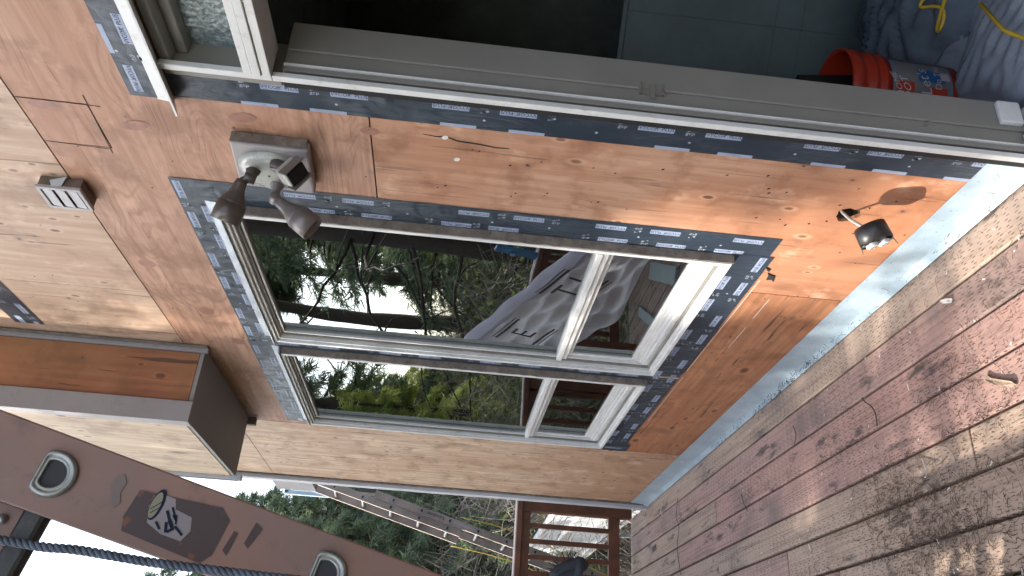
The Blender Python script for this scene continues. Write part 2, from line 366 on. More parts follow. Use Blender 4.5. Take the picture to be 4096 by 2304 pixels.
def np_mesh(name, V, F, mats, mi=None, parent=None, smooth=False):
    me = bpy.data.meshes.new(name); V = np.asarray(V, dtype=np.float32); F = np.asarray(F, dtype=np.int32); k = F.shape[1]
    me.vertices.add(len(V)); me.vertices.foreach_set('co', V.ravel()); me.loops.add(F.size); me.loops.foreach_set('vertex_index', F.ravel())
    me.polygons.add(len(F)); me.polygons.foreach_set('loop_start', np.arange(0, F.size, k, dtype=np.int32)); me.polygons.foreach_set('loop_total', np.full(len(F), k, dtype=np.int32))
    for m in (mats if isinstance(mats, (list, tuple)) else [mats]): me.materials.append(m)
    if mi is not None: me.polygons.foreach_set('material_index', np.asarray(mi, dtype=np.int32))
    me.update(calc_edges=True); me.validate()
    o = bpy.data.objects.new(name, me); COL.objects.link(o)
    if parent: o.parent = parent
    return o
def tag(o, label=None, cat=None, group=None, kind=None):
    if label: o['label'] = label
    if cat: o['category'] = cat
    if group: o['group'] = group
    if kind: o['kind'] = kind
    return o
def thing(name, label, cat, group=None, loc=None):
    o = bpy.data.objects.new(name, None); COL.objects.link(o); o.empty_display_size = .1
    return tag(o, label, cat, group)
def copy_tree(o, parent=None):
    c = o.copy(); COL.objects.link(c); c.parent = parent
    for ch in list(o.children): copy_tree(ch, c)
    return c
_txt = {}
def text_geo(s, size):
    key = (s,)
    if key not in _txt:
        cu = bpy.data.curves.new('lettering', 'FONT'); cu.body = s; cu.size = 1.0; cu.align_x = 'CENTER'; cu.align_y = 'CENTER'; cu.resolution_u = 2
        ob = bpy.data.objects.new('lettering', cu); COL.objects.link(ob); dg = bpy.context.evaluated_depsgraph_get(); dg.update()
        me = bpy.data.meshes.new_from_object(ob.evaluated_get(dg))
        vs = [(v.co.x, v.co.y) for v in me.vertices]; fs = [tuple(p.vertices) for p in me.polygons]
        bpy.data.objects.remove(ob); bpy.data.meshes.remove(me); bpy.data.curves.remove(cu); _txt[key] = (vs, fs)
    vs, fs = _txt[key]
    return [(a * size, b * size) for a, b in vs], fs
def put_text(mb, s, size, c, right, up, mi=0, stretch=1.0):
    vs, fs = text_geo(s, size); c = Vector(c); r = Vector(right); u = Vector(up)
    mb.add([c + r * (a * stretch) + u * b for a, b in vs], fs, mi)

# ------------------------------------------------------------------ ground and deck
gn = 60; gv = []; 
for i in range(gn + 1):
    for j in range(gn + 1):
        x = -60 + 120 * i / gn; y = -40 + 160 * j / gn
        h = -2.6 + .25 * math.sin(x * .35 + 1) * math.cos(y * .27) + max(0, (y - 14)) * .03 + max(0, -x - 6) * .02
        gv.append((x, y, h))
gf = [(i * (gn + 1) + j, (i + 1) * (gn + 1) + j, (i + 1) * (gn + 1) + j + 1, i * (gn + 1) + j + 1) for i in range(gn) for j in range(gn)]
tag(np_mesh('ground', gv, gf, M_GROUND), kind='structure')
def gz(x, y): return -2.6 + .25 * math.sin(x * .35 + 1) * math.cos(y * .27) + max(0, (y - 14)) * .03 + max(0, -x - 6) * .02

deck = tag(thing('deck', None, None), kind='structure')
deck['label'] = 'weathered reddish wooden deck strewn with needles beside the wall'
edges = [-.012, -.155, -.302, -.444, -.591, -.729, -.873] + [-.873 - .1437 * k for k in range(1, 10)]
joints = {0: [], 1: [5.2], 2: [4.48], 3: [5.25], 4: [2.17, 4.49], 5: [3.56], 6: [3.1], 7: [2.2], 8: [4.5], 9: [1.0], 10: [3.3], 11: [2], 12: [4], 13: [1.4], 14: [3]}
for k in range(len(edges) - 1):
    a, b = edges[k] - .0050, edges[k + 1] + .0050
    ys = [-1.6] + joints.get(k, []) + [6.60 + random.uniform(-.01, .01)]
    for q in range(len(ys) - 1):
        dz = random.uniform(-.002, .0015)
        MB().box(b, a, ys[q] + .0015, ys[q + 1] - .0015, -.038, dz).build('deck_board', M_DECK, deck, .0055, 2)
mb = MB()
for y in np.arange(-1.4, 6.6, .6): mb.box(-2.12, .0, y, y + .04, -.24, -.045)
for x in (-2.0, -1.0): mb.box(x - .04, x + .04, -1.6, 6.5, -.5, -.245)
for x in (-2.0, -1.0):
    for y in (-1, 1.8, 4.4, 6.35): mb.box(x - .05, x + .05, y - .05, y + .05, -3.0, -.505)
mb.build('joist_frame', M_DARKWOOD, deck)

# ------------------------------------------------------------------ house wall
house = thing('house_wall', 'stripped house wall sheathed in orange plywood with taped windows', 'wall')
WY0, WY1, WTOP = -2.2, 6.03, 5.2
DY0, DY1, DZ1 = .55, 1.655, 2.37              # door opening
A0, A1, B0, B1, ZS, ZH = 2.295, 3.365, 3.505, 4.585, .64, 2.365
openings = [(DY0, DY1, .0, DZ1), (A0 + .01, A1 - .01, ZS + .01, ZH - .01), (B0 + .01, B1 - .01, ZS + .01, ZH - .01)]
def grid_cells(y0, y1, z0, z1, holes):
    ys = sorted({y0, y1, *[min(max(h[i], y0), y1) for h in holes for i in (0, 1)]}); zs = sorted({z0, z1, *[min(max(h[i], z0), z1) for h in holes for i in (2, 3)]})
    out = []
    for a, b in zip(ys, ys[1:]):
        run = None
        for c, d in zip(zs, zs[1:]):
            my, mz = (a + b) / 2, (c + d) / 2
            if any(h[0] < my < h[1] and h[2] < mz < h[3] for h in holes) or b - a < 1e-6 or d - c < 1e-6:
                if run: out.append((a, b, *run)); run = None
            else: run = (run[0], d) if run else (c, d)
        if run: out.append((a, b, *run))
    return out
core = MB()
hole = (1.946, 2.022, .341, .417)
for c in grid_cells(WY0, WY1, -.30, WTOP, openings + [hole]): core.box(.0145, .14, c[0], c[1], c[2], c[3])
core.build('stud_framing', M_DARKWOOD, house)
# plywood: sheets split by seams; x thickness 0 .. 0.012
gap = .0022
def sheet(y0, y1, z0, z1, m, dx=0.0, holes=()):
    y0 += gap; y1 -= gap; z0 += gap; z1 -= gap
    cells = grid_cells(y0, y1, z0, z1, [h for h in list(openings) + list(holes)])
    mb = MB()
    for c in cells: mb.box(dx, .012, *c)
    return mb.build('plywood_sheet', m, house)
PS = 2.828
sheet(WY0, 1.30, PS, WTOP, PLY_TOP); sheet(1.30, 3.04, PS, WTOP, PLY_TOP, -.001); sheet(3.04, 4.9, PS, WTOP, PLY_TOP); sheet(4.9, WY1, PS, WTOP, PLY_FAR)
sheet(WY0, .50, -.05, PS, PLY_MID)
# a square saw-cut in the wavy sheet makes it several pieces
sheet(1.835, 2.033, 2.63, PS, PLY_MID, -.0006)
sheet(.50, 4.70, 1.845, PS, PLY_MID, 0.0, holes=[(1.834, 2.034, 2.629, PS + .01)])
hexh = []
for k in range(6): pass
n = 28; hc = (1.984, .379); hr = .036
# knotty sheet with a round cable hole: ring fan around the hole
sheet(1.60, 2.54, .10, 1.845, PLY_LOW, -.0004, holes=[(1.934, 2.034, .329, .429)])
ring = MB(); outer = []
sq = [(1.934, .329), (2.034, .329), (2.034, .429), (1.934, .429)]
for i in range(n):
    a = 6.28318 * i / n; r = hr * (1 + .10 * math.sin(3 * a + 1) + .06 * math.sin(7 * a)); ca, sa = math.cos(a), math.sin(a); t = .05 / max(abs(ca), abs(sa))
    outer.append(((hc[0] + ca * r, hc[1] + sa * r), (hc[0] + ca * t, hc[1] + sa * t)))
vs = []
for i in range(n):
    (iy, iz), (oy, oz) = outer[i]; vs += [(-.0004, iy, iz), (-.0004, oy, oz), (.012, iy, iz)]
ring.add(vs, [(3 * i, 3 * i + 1, 3 * ((i + 1) % n) + 1, 3 * ((i + 1) % n)) for i in range(n)] + [(3 * i, 3 * ((i + 1) % n), 3 * ((i + 1) % n) + 2, 3 * i + 2) for i in range(n)])
ring.build('plywood_sheet', PLY_LOW, house)
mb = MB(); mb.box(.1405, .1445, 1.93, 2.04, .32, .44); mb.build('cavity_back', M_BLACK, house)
sheet(2.54, 4.70, .10, ZS + .01, PLY_LOW2)
sheet(2.034 + .5, 2.54, ZS, 1.84, PLY_LOW)
sheet(A1 - .02, B0 + .02, ZS, 1.845, PLY_MID)
sheet(B1 - .02, 4.70, ZS, 1.845, PLY_LOW2)
sheet(4.70, WY1, .10, PS, PLY_FAR)
sheet(WY0, DY0, -.05, 1.845, PLY_LOW)
sheet(WY0, 1.6, .0, .10, PLY_LOW)
# saw kerfs running past the cut square
mb = MB()
for a, b in (((1.796, 2.627), (2.06, 2.637)), ((1.833, 2.82), (1.838, 2.595)), ((2.030, 2.82), (2.039, 2.64))):
    d = Vector((0, b[0] - a[0], b[1] - a[1])); L = d.length; d.normalize(); nn = Vector((0, -d.z, d.y))
    mb.obox((-.0016, (a[0] + b[0]) / 2, (a[1] + b[1]) / 2), Vector((1, 0, 0)), d, nn, .0004, L / 2, .0009)
mb.build('saw_kerf', M_BLACK, house)
# long split in the face veneer
mb = MB(); pts = [(1.806, 1.70), (1.812, 1.66), (1.808, 1.63), (1.822, 1.60), (1.826, 1.54), (1.834, 1.49), (1.832, 1.45)]
for i in range(len(pts) - 1):
    a, b = pts[i], pts[i + 1]; w0 = .0028 * math.sin(math.pi * (i + .3) / 7) + .0007; w1 = .0028 * math.sin(math.pi * (i + 1.3) / 7) + .0006
    mb.add([(-.0014, a[0] - w0, a[1]), (-.0014, a[0] + w0, a[1]), (-.0014, b[0] + w1, b[1]), (-.0014, b[0] - w1, b[1])], [(0, 1, 2, 3)])
mb.build('veneer_split', M_BLACK, house)
for (y, z) in ((1.812, 1.635), (1.909, 1.598)):
    MB().disc((-.0016, y, z), (-1, 0, 0), .010, 12, 0, .008).build('white_screw_cap', M_WHITEPL, house)
mb = MB()
for (z, a, b) in ((.484, 2.44, 3.35), (.480, 3.42, 4.1), (.395, 2.58, 2.75), (.392, 2.84, 3.05)): mb.box(-.0016, -.0013, a, b, z, z + .0022)
mb.build('chalk_line', M_CHIP, house)
for pts in ([(2.385, .478), (2.40, .470), (2.43, .466), (2.425, .450), (2.44, .436), (2.40, .446), (2.395, .462)], [(2.345, .500), (2.36, .492), (2.372, .480), (2.358, .478)]):
    MB().prism([(-.0016, y, z) for y, z in pts], (-.004, 0, 0)).build('felt_scrap', M_BLACK, house)
mb = MB(); mb.tube([(.03, 1.995, .405), (.02, 1.975, .412), (.024, 1.955, .40)], [.012, .016, .010], 8); mb.build('insulation_tuft', mat_simple('pink_insulation', (.55, .30, .28), .9, 0, .2, 80, bump=.5), house)
# boat patches (football plugs)
for (y, z, ry, rz, t) in ((1.909, 2.523, .021, .042, .25), (1.82, 2.201, .020, .040, .15), (2.776, 2.754, .03, .032, 0), (3.172, 2.626, .036, .030, .2), (3.482, 2.556, .036, .030, 0), (1.856, 2.756, .021, .042, 0), (1.819, 1.848, .018, .026, 0), (1.60, 2.85, .022, .05, 0), (2.24, 2.80, .02, .03, 0.4)):
    up = Vector((0, math.sin(t), math.cos(t)))
    MB().disc((-.0017, y, z), (-1, 0, 0), rz, 20, 0, ry, up).build('boat_patch', M_PLUG, house)
# nail heads and holes left by the siding, in the rows of the studs
mb = MB()
for i in range(330):
    y = random.choice([1.87, 2.06, 2.23, 2.55, 2.72, 2.96, 3.2, 3.42, 3.62, 3.85, 4.1, 4.4, 4.75, 5.1, 5.5, 5.9]) + random.gauss(0, .02); z = random.uniform(.14, 3.4)
    if any(h[0] - .1 < y < h[1] + .1 and h[2] - .1 < z < h[3] + .1 for h in openings) or (3.55 < y < 4.7 and z > 2.7): continue
    mb.disc((-.0016, y, z), (-1, 0, 0), random.uniform(.0025, .006), 6, 0, random.uniform(.002, .004))
tag(mb.build('nail_holes', M_BLACK, house), kind='stuff')

# ---- flashing membrane: strips with printed labels
X0 = -.0022
TAPES = []
def tape(y0, y1, z0, z1, x=X0):
    o = MB().add([(x, y0, z0), (x, y0, z1), (x, y1, z1), (x, y1, z0)], [(0, 1, 2, 3)]); t = o.build('flashing_tape', M_TAPE, house); TAPES.append(t); return t
def printing(t, items, clip, x):
    """items: (kind, y, z, direction) ; direction 'D' reads downward, 'U' upward, 'F' away, 'N' near."""
    dirs = {'D': (Vector((0, 0, -1)), Vector((0, -1, 0))), 'U': (Vector((0, 0, 1)), Vector((0, 1, 0))), 'F': (Vector((0, 1, 0)), Vector((0, 0, -1))), 'N': (Vector((0, -1, 0)), Vector((0, 0, 1)))}
    mb = MB(); y0, y1, z0, z1 = clip
    def rect(c, r, u, w, h, mi, xx):
        cs = [Vector(c) + r * a * w / 2 + u * b * h / 2 for a, b in ((-1, -1), (1, -1), (1, 1), (-1, 1))]
        ys = [min(max(p.y, y0), y1) for p in cs]; zs = [min(max(p.z, z0), z1) for p in cs]
        if max(ys) - min(ys) < .002 or max(zs) - min(zs) < .002: return False
        mb.add([(xx, a, b) for a, b in zip(ys, zs)], [(0, 1, 2, 3)], mi); return True
    for kind, y, z, d in items:
        r, u = dirs[d]; c = Vector((x - .0006, y, z)); ext = Vector((0, abs(r.y) * .05 + abs(u.y) * .012, abs(r.z) * .05 + abs(u.z) * .012))
        inside = y0 <= y - ext.y and y + ext.y <= y1 and z0 <= z - ext.z and z + ext.z <= z1
        if kind == 'L':
            rect(c, r, u, .100, .0245, 0, x - .0006)
            if inside: put_text(mb, 'VYCOR  PLUS', .0175, c + Vector((-.0006, 0, 0)), r, u, 1, .92); put_text(mb, '®', .007, c + Vector((-.0006, 0, 0)) + r * .005 + u * .005, r, u, 1)
        elif kind == 'g' and inside:
            put_text(mb, 'gcp', .0175, c - u * .006, r, u, 2, 1.1)
            for q in range(3): mb.disc(c + u * (.008 + .002 * q) + r * (.004 * q - .004), (-1, 0, 0), .010 - .002 * q, 8, 2, .0042, (r + u * .4))
            rect(c - u * .0145, r, u, .022, .001, 2, x - .0006)
        elif kind == 'o' and inside: mb.disc(c, (-1, 0, 0), .0042, 8, 2)
        elif kind == 'p':
            for q in range(14): rect(c + Vector((0, -.07 + q * .0105, 0)) if abs(r.z) else c + Vector((0, 0, -.07 + q * .0105)), Vector((0, 1, 0)) if abs(r.z) else Vector((0, 0, 1)), Vector((0, 0, 1)) if abs(r.z) else Vector((0, 1, 0)), .004, .0013, 2, x - .0006)
    if mb.f: mb.build('tape_print', [M_LABEL, M_INK, M_LOGO], t)
def rows(edge_rows, span, vert, seed):
    """regular print of the roll: rows across, pairs of labels along, alternate pairs upside down"""
    it = []; rr = random.Random(seed)
    for k, c in enumerate(edge_rows):
        s = span[0] + .05 + (k % 2) * .135 + rr.uniform(-.01, .01); flip = (k % 2)
        while s < span[1] + .2:
            for q in range(2):
                it.append(('L', c, s, flip)); it.append(('g', c, s + .092, flip)); s += .184
            it.append(('o', c + .035, s - .14, 0)); s += .100; flip = 1 - flip
    out = []
    for kind, c, s, fl in it:
        if vert: out.append((kind, c, s, 'U' if fl else 'D'))
        else: out.append((kind, s, c, 'N' if fl else 'F'))
    for p in np.arange(span[0] + .02, span[1], .305): out.append(('p', (edge_rows[0] + edge_rows[-1]) / 2, p, 'D') if vert else ('p', p, (edge_rows[0] + edge_rows[-1]) / 2, 'F'))
    return out
# beside the door
t = tape(1.616, 1.758, .02, 2.40)
it = []
for z, d in ((2.076, 'D'), (1.892, 'D'), (1.622, 'U'), (1.44, 'U'), (1.063, 'D'), (.876, 'D'), (.60, 'U'), (.42, 'U'), (.12, 'D')): it += [('L', 1.675, z, d), ('g', 1.674, z + .092 if d == 'D' else z - .09, d)]
for z in (1.955, 2.14, 1.60, 1.41, 1.00, .82, .55, .37, .16): it += [('L', 1.757, z, 'U'), ('g', 1.748, z + .09, 'U')]
for z in (2.30, 1.75, 1.32, .73, .26): it.append(('p', 1.70, z, 'D'))
for z in (1.93, 1.53, 1.22, .96, .66, .33): it.append(('o', 1.718, z, 'D'))
printing(t, it, (1.62, 1.7575, .02, 2.395), X0)
t = tape(.3, 1.77, 2.372, 2.49, X0 - .0012)
printing(t, [('L', 1.70, 2.46, 'F'), ('L', 1.52, 2.43, 'N'), ('g', 1.62, 2.425, 'F'), ('L', 1.36, 2.485, 'F'), ('L', 1.56, 2.488, 'F'), ('o', 1.60, 2.47, 'F'), ('L', 1.735, 2.40, 'F')], (.3, 1.768, 2.372, 2.489), X0 - .0012)
# between, beside and below the windows
t = tape(2.158, 2.30, .515, 2.40)
it = []
for z, d in ((2.094, 'U'), (1.908, 'U'), (1.533, 'U'), (1.353, 'D'), (1.082, 'U'), (.90, 'U'), (.62, 'U')): it += [('L', 2.19, z, d), ('g', 2.19, z - .09 if d == 'U' else z - .09, d)]
for z, d in ((1.853, 'D'), (2.04, 'D'), (1.588, 'U'), (1.43, 'U'), (1.06, 'D'), (.86, 'D'), (.66, 'D')): it += [('L', 2.268, z, d), ('g', 2.262, z + .092, d)]
for z in (2.2, 1.66, 1.2, .75): it.append(('p', 2.22, z, 'D'))
for z in (1.98, 1.75, 1.47, 1.28, .98, .7): it.append(('o', 2.232, z, 'D'))
printing(t, it, (2.1585, 2.30, .516, 2.399), X0)
t = tape(A1 - .01, B0 + .01, .52, 2.40)
printing(t, rows([3.40, 3.46], (.55, 2.4), True, 3), (A1 - .01, B0 + .01, .52, 2.40), X0)
t = tape(B1 - .02, B1 + .012, .47, 2.40); 
t = tape(2.158, 3.50, 2.372, 2.502, X0 - .0012)
printing(t, rows([2.482, 2.425], (2.17, 3.5), False, 5), (2.16, 3.5, 2.373, 2.501), X0 - .0012)
t = tape(3.44, 4.64, 2.372, 2.508, X0 - .0020)
printing(t, rows([2.485, 2.43], (3.5, 4.6), False, 6), (3.45, 4.63, 2.373, 2.507), X0 - .0020)
t = tape(2.275, 4.62, .497, .645, X0 - .0012)
printing(t, rows([.53, .605], (2.29, 4.6), False, 8) + [('L', 2.262, .56, 'D')], (2.28, 4.61, .498, .644), X0 - .0012)
t = tape(4.55, 4.70, .47, .66, X0 - .0020); printing(t, [('L', 4.64, .56, 'D')], (4.55, 4.70, .47, .66), X0 - .0020)
t = tape(2.8, 3.49, 3.43, 3.56); printing(t, rows([3.46, 3.52], (2.8, 3.5), False, 2), (2.8, 3.49, 3.43, 3.56), X0)

# ---- windows
def frame_ring(mb, y0, y1, z0, z1, w, xa, xb, mi=0):
    mb.box(xa, xb, y0, y0 + w, z0, z1, mi); mb.box(xa, xb, y1 - w, y1, z0, z1, mi)
    mb.box(xa, xb, y0 + w, y1 - w, z0, z0 + w, mi); mb.box(xa, xb, y0 + w, y1 - w, z1 - w, z1, mi)
def window(y0, y1, z0, z1, zm, name_label):
    w = MB(); frame_ring(w, y0, y1, z0, z1, .016, -.036, .06)
    W = w.build('window', M_VINYL, house, .002); W['label'] = name_label
    for (d, xa, xb, wd, m) in ((.016, -.024, .055, .010, M_VINYL), (.026, -.010, .052, .010, M_VINYLDIRT), (.036, .000, .05, .010, M_VINYL)):
        r = MB(); frame_ring(r, y0 + d, y1 - d, z0 + d, z1 - d, wd, xa, xb); r.build('frame', m, W, .0015)
    # thicker sill build-up with tracks
    s = MB(); 
    for k, (za, xa) in enumerate(((.046, -.004), (.062, .004), (.078, .010))): s.box(xa, .05, y0 + .046, y1 - .046, z0 + za, z0 + za + .0155)
    s.build('sill', M_VINYL, W, .002)
    m = MB(); m.box(-.020, .045, y0 + .046, y1 - .046, zm, zm + .024); m.box(-.010, .04, y0 + .046, y1 - .046, zm - .0235, zm - .0005); m.build('mullion', M_VINYL, W, .003)
    r = MB(); frame_ring(r, y0 + .047, y1 - .047, z0 + .094, zm - .024, .022, .012, .032); r.build('sash', M_VINYL, W, .002)
    MB().box(.020, .024, y0 + .068, y1 - .068, z0 + .11, zm - .045).build('pane', M_GLASS, W)
    MB().box(.012, .016, y0 + .045, y1 - .045, zm + .023, z1 - .045).build('pane', M_GLASS, W)
    # bead of old caulk and paint on the near side, ragged
    c = MB(); zz = np.linspace(z0 - .005, z1 + .005, 60); vs = []
    for z in zz:
        f = -.034 + random.uniform(-.0015, .003); u = random.uniform(.002, .005)
        vs += [(-.003, y0 - .0075 - u, z), (f, y0 - .004 - u * .4, z), (f, y0 - .0005, z), (-.003, y0 - .0005, z)]
    fs = []
    for i in range(len(zz) - 1):
        o = 4 * i
        for a in range(3): fs.append((o + a, o + a + 1, o + a + 5, o + a + 4))
    c.add(vs, fs); c.build('caulk_bead', M_CAULK, W, smooth=False)
    c = MB(); c.prism([(-.003, y0 - .02, z1 + .055), (-.004, y0 - .02, z1 + .004), (-.048, y0 - .02, z1 - .003), (-.048, y0 - .02, z1 + .001), (-.007, y0 - .02, z1 + .010)], (0, y1 - y0 + .03, 0)); c.build('drip_cap', M_DRIP, W)
    return W
window(A0, A1, ZS, ZH, 1.075, 'nearer window, tall fixed pane over a short slider, reflecting trees and a pale sheet')
window(B0, B1, ZS, ZH, 1.085, 'farther window beside the far plywood, reflecting yellow green branches')
# window A: thin board sliver stuck on tape
mb = MB(); mb.box(-.006, -.003, 3.43, 3.445, .50, .60); mb.build('wood_sliver', M_BARKCHIP, house)

# ---- door frame (the door itself is out)
D = MB(); 
D.box(-.034, -.018, 1.595, 1.615, .03, 2.075); DF = D.build('door_frame', M_VINYL, house, .002); MB().box(-.0175, -.006, 1.612, 1.652, .03, 2.055).build('jamb_groove', M_BLACK, DF); MB().box(-.0055, .0105, 1.601, 1.652, .03, 2.055).build('jamb_track', M_JAMB, DF, .002); DF['label'] = 'stepped white and beige jamb of the open doorway'
MB().box(.011, .0160, 1.594, 1.652, .03, 2.055).build('jamb_rib', M_VINYL, DF, .002)
mb = MB(); mb.box(.0165, .062, 1.602, 1.652, .03, 2.055); mb.build('jamb_track', M_JAMB, DF, .002)
MB().box(.0625, .158, 1.596, 1.654, .05, 2.055).build('jamb_liner', M_JAMB, DF, .003)
mb = MB(); mb.box(-.038, .06, DY0, 1.5945, 2.076, 2.098); mb.box(-.042, .06, DY0, 1.5945, 2.1, 2.122); mb.box(-.036, .06, DY0, 1.5945, 2.124, 2.146)
mb.build('transom_bar', M_VINYL, DF, .002)
mb = MB(); mb.box(-.034, -.0165, 1.595, 1.615, 2.0765, 2.36); mb.build('transom_jamb', M_VINYL, DF, .002)
mb = MB(); mb.box(-.016, .10, 1.62, 1.652, 2.06, 2.36); mb.box(-.012, .10, DY0, 1.6195, 2.335, 2.362); mb.box(.03, .08, DY0, 1.6195, 2.305, 2.3345); mb.build('transom_stop', M_JAMB, DF, .003)
MB().box(.066, .072, DY0, 1.6195, 2.1465, 2.3045).build('transom_pane', M_PEBBLE, DF)
c = MB(); c.prism([(-.003, DY0, 2.42), (-.004, DY0, 2.372), (-.055, DY0, 2.352), (-.055, DY0, 2.358), (-.008, DY0, 2.384)], (0, 1.775 - DY0, 0)); c.build('drip_cap', M_VINYL, DF)
mb = MB(); mb.box(.045, .0625, 1.594, 1.5985, 1.06, 1.13); mb.box(.03, .075, 1.5905, 1.5935, 1.088, 1.102); 
for z in (1.066, 1.124): mb.box(.045, .082, 1.592, 1.598, z - .0015, z + .0015)
mb.build('latch_keeper', M_VINYLDIRT, DF)
mb = MB(); mb.box(-.05, .14, DY0, 1.60, .028, .052); mb.box(-.03, .0, DY0, 1.595, .0525, .066); mb.box(.03, .045, DY0, 1.595, .0525, .072); mb.build('threshold', M_VINYL, DF, .003)
mb = MB(); mb.box(.075, .15, 1.58, 1.597, .065, .13); mb.build('sill_block', M_WHITEPL, DF, .005)
mb = MB(); mb.tube([(.045, 1.60, .345), (.048, 1.585, .338), (.04, 1.575, .333)], .0025, 6); mb.build('bent_nail', M_VINYLDIRT, DF)

# ---- foot flashing along the deck
mb = MB(); ny = 70; prof = [(-.0035, .135), (-.005, .075), (-.009, .034), (-.011, .030), (-.026, .006)]
vs = []
for i in range(ny + 1):
    y = 1.66 + (6.02 - 1.66) * i / ny
    for j, (x, z) in enumerate(prof):
        wob = .0016 * math.sin(y * 9 + j) + random.uniform(-.0007, .0007)
        vs.append((x - (abs(wob) + .0025 * max(0, math.sin(y * 5.3 + 1)) if j in (1, 2, 3) else 0), y, z + (random.uniform(-.001, .001) if j == 0 else 0)))
np_ = len(prof)
mb.add(vs, [(i * np_ + j, i * np_ + j + 1, (i + 1) * np_ + j + 1, (i + 1) * np_ + j) for i in range(ny) for j in range(np_ - 1)], 0, True)
FL = mb.build('foot_flashing', M_GALV, house)
mb = MB(); mb.box(-.0075, -.006, 2.52, 2.56, .055, .082); mb.build('sticker', M_WHITEPL, FL)
mb = MB(); mb.box(-.0085, -.0078, 2.532, 2.545, .06, .077); mb.build('sticker_print', M_INK, FL)
mb = MB(); mb.box(-.0075, -.006, 4.78, 4.83, .075, .095); mb.build('sticker', M_WHITEPL, FL)
mb = MB(); mb.box(-.012, -.0045, 1.62, 1.74, .03, .10); mb.build('torn_tape_end', M_GALV, FL, .003)

# ---- corner boards at the far end of the wall
mb = MB(); mb.box(-.012, .04, 6.032, 6.055, -.2, WTOP); mb.build('corner_board', M_CAULK, house, .003)
mb = MB(); mb.box(-.034, .04, 6.0555, 6.125, -.2, WTOP); mb.build('corner_board', M_TRIMLIGHT, house, .003)
# frieze past the corner
mb = MB(); mb.box(-.03, .3, 6.127, 6.40, 2.55, 2.85); mb.build('far_corner_board', M_TRIMGREY, house)

# ---- chimney chase that juts out of the upper wall
CH0, CH1, CX0, CZB = 3.61, 4.64, -.362, 2.735
ch = MB(); ch.box(CX0 + .012, -.004, CH0 + .012, CH1 - .012, CZB + .02, WTOP); CHS = ch.build('chase', M_DARKWOOD, house)
CHS['label'] = 'boxed chase jutting from the upper wall with a taupe underside'
MB().box(CX0 + .003, -.004, CH0 + .003, CH1 - .003, CZB, CZB + .0195).build('underside', M_SOFFIT, CHS)
MB().box(-.268, -.0295, CH0, CH0 + .0115, CZB + .0205, WTOP).build('side_panel', PLY_BOX, CHS)
MB().box(CX0, CX0 + .0115, CH0 + .05, CH1 - .022, CZB + .0205, WTOP).build('front_panel', PLY_BOX2, CHS)
mb = MB(); mb.box(CX0 - .006, -.270, CH0 - .016, CH0 + .0025, CZB - .008, WTOP); mb.box(CX0 - .006, CX0 + .011, CH0 + .003, CH0 + .048, CZB - .008, WTOP); mb.build('corner_trim', M_TRIMGREY, CHS, .002)
mb = MB(); mb.box(-.028, -.0045, CH0 - .022, CH0 + .0015, CZB - .02, WTOP); mb.build('edge_trim', M_TRIMGREY, CHS, .003)
mb = MB(); mb.box(-.012, -.0045, CH0 - .045, CH0 - .0225, CZB - .02, WTOP); mb.build('edge_caulk', M_CAULK, CHS)
mb = MB(); mb.box(CX0 - .02, CX0 + .012, CH1 - .020, CH1 + .02, CZB - .035, WTOP); mb.build('far_trim', M_TRIMLIGHT, CHS, .003)
mb = MB(); mb.box(CX0 - .0215, CX0 - .0202, CH1 - .018, CH1 + .0, CZB - .02, WTOP); mb.build('far_trim_edge', M_CAULK, CHS)
mb = MB(); mb.box(-.05, -.004, CH1 - .002, CH1 + .03, CZB - .045, CZB + .05); mb.build('trim_stub', M_CAULK, CHS, .004)
mb = MB(); mb.box(-.269, -.2695 + .0002, CH0 - .018, CH0 - .0165, CZB, WTOP); mb.build('trim_line', M_BLACK, CHS)
# eave above the wall
mb = MB(); mb.box(-.75, .3, WY0, 6.5, WTOP + .002, WTOP + .12); mb.build('roof_eave', M_TRIMGREY, house)

# ------------------------------------------------------------------ interior seen through the door
tag(MB().box(.15, 3.0, -2.2, 6.0, -.06, .026).build('interior_floor', M_SHEET), kind='structure')
tag(MB().box(.15, 3.0, -2.2, 6.0, 2.55, 2.62).build('interior_ceiling', M_ROOM), kind='structure')
iw = MB(); iw.box(2.9, 3.0, -2.2, 6.0, -.06, 2.62); iw.box(.15, 2.9, 5.93, 6.0, .027, 2.549); iw.box(.15, 2.9, -2.3, -2.2, -.06, 2.62)
tag(iw.build('interior_wall', M_ROOM), kind='structure')
# low planked partition standing at an angle
part = thing('plank_partition', 'low teal grey plank partition standing in the dark room behind the bucket', 'partition')
pd = Vector((-.765, .644, 0)); pn = Vector((.644, .765, 0)); pc = Vector((.9, 2.4, 0))
zs = [.03, .29, .40, 1.0]
for k in range(len(zs) - 1):
    for (a, b) in ((-1.6, -.22 + .0), (-.22, 1.1)):
        c = pc + pd * ((a + b) / 2) + pn * .012 + Vector((0, 0, (zs[k] + zs[k + 1]) / 2))
        m = MB().obox(c, pd, pn, Vector((0, 0, 1)), (b - a) / 2 - .0004, .009, (zs[k + 1] - zs[k]) / 2 - .0004); m.build('plank', M_TEAL, part, .0005, 1)
MB().obox(pc + pn * .01 + Vector((0, 0, 1.012)) + pd * -.25, pd, pn, Vector((0, 0, 1)), 1.35, .02, .010).build('cap_rail', M_TEAL, part, .003)
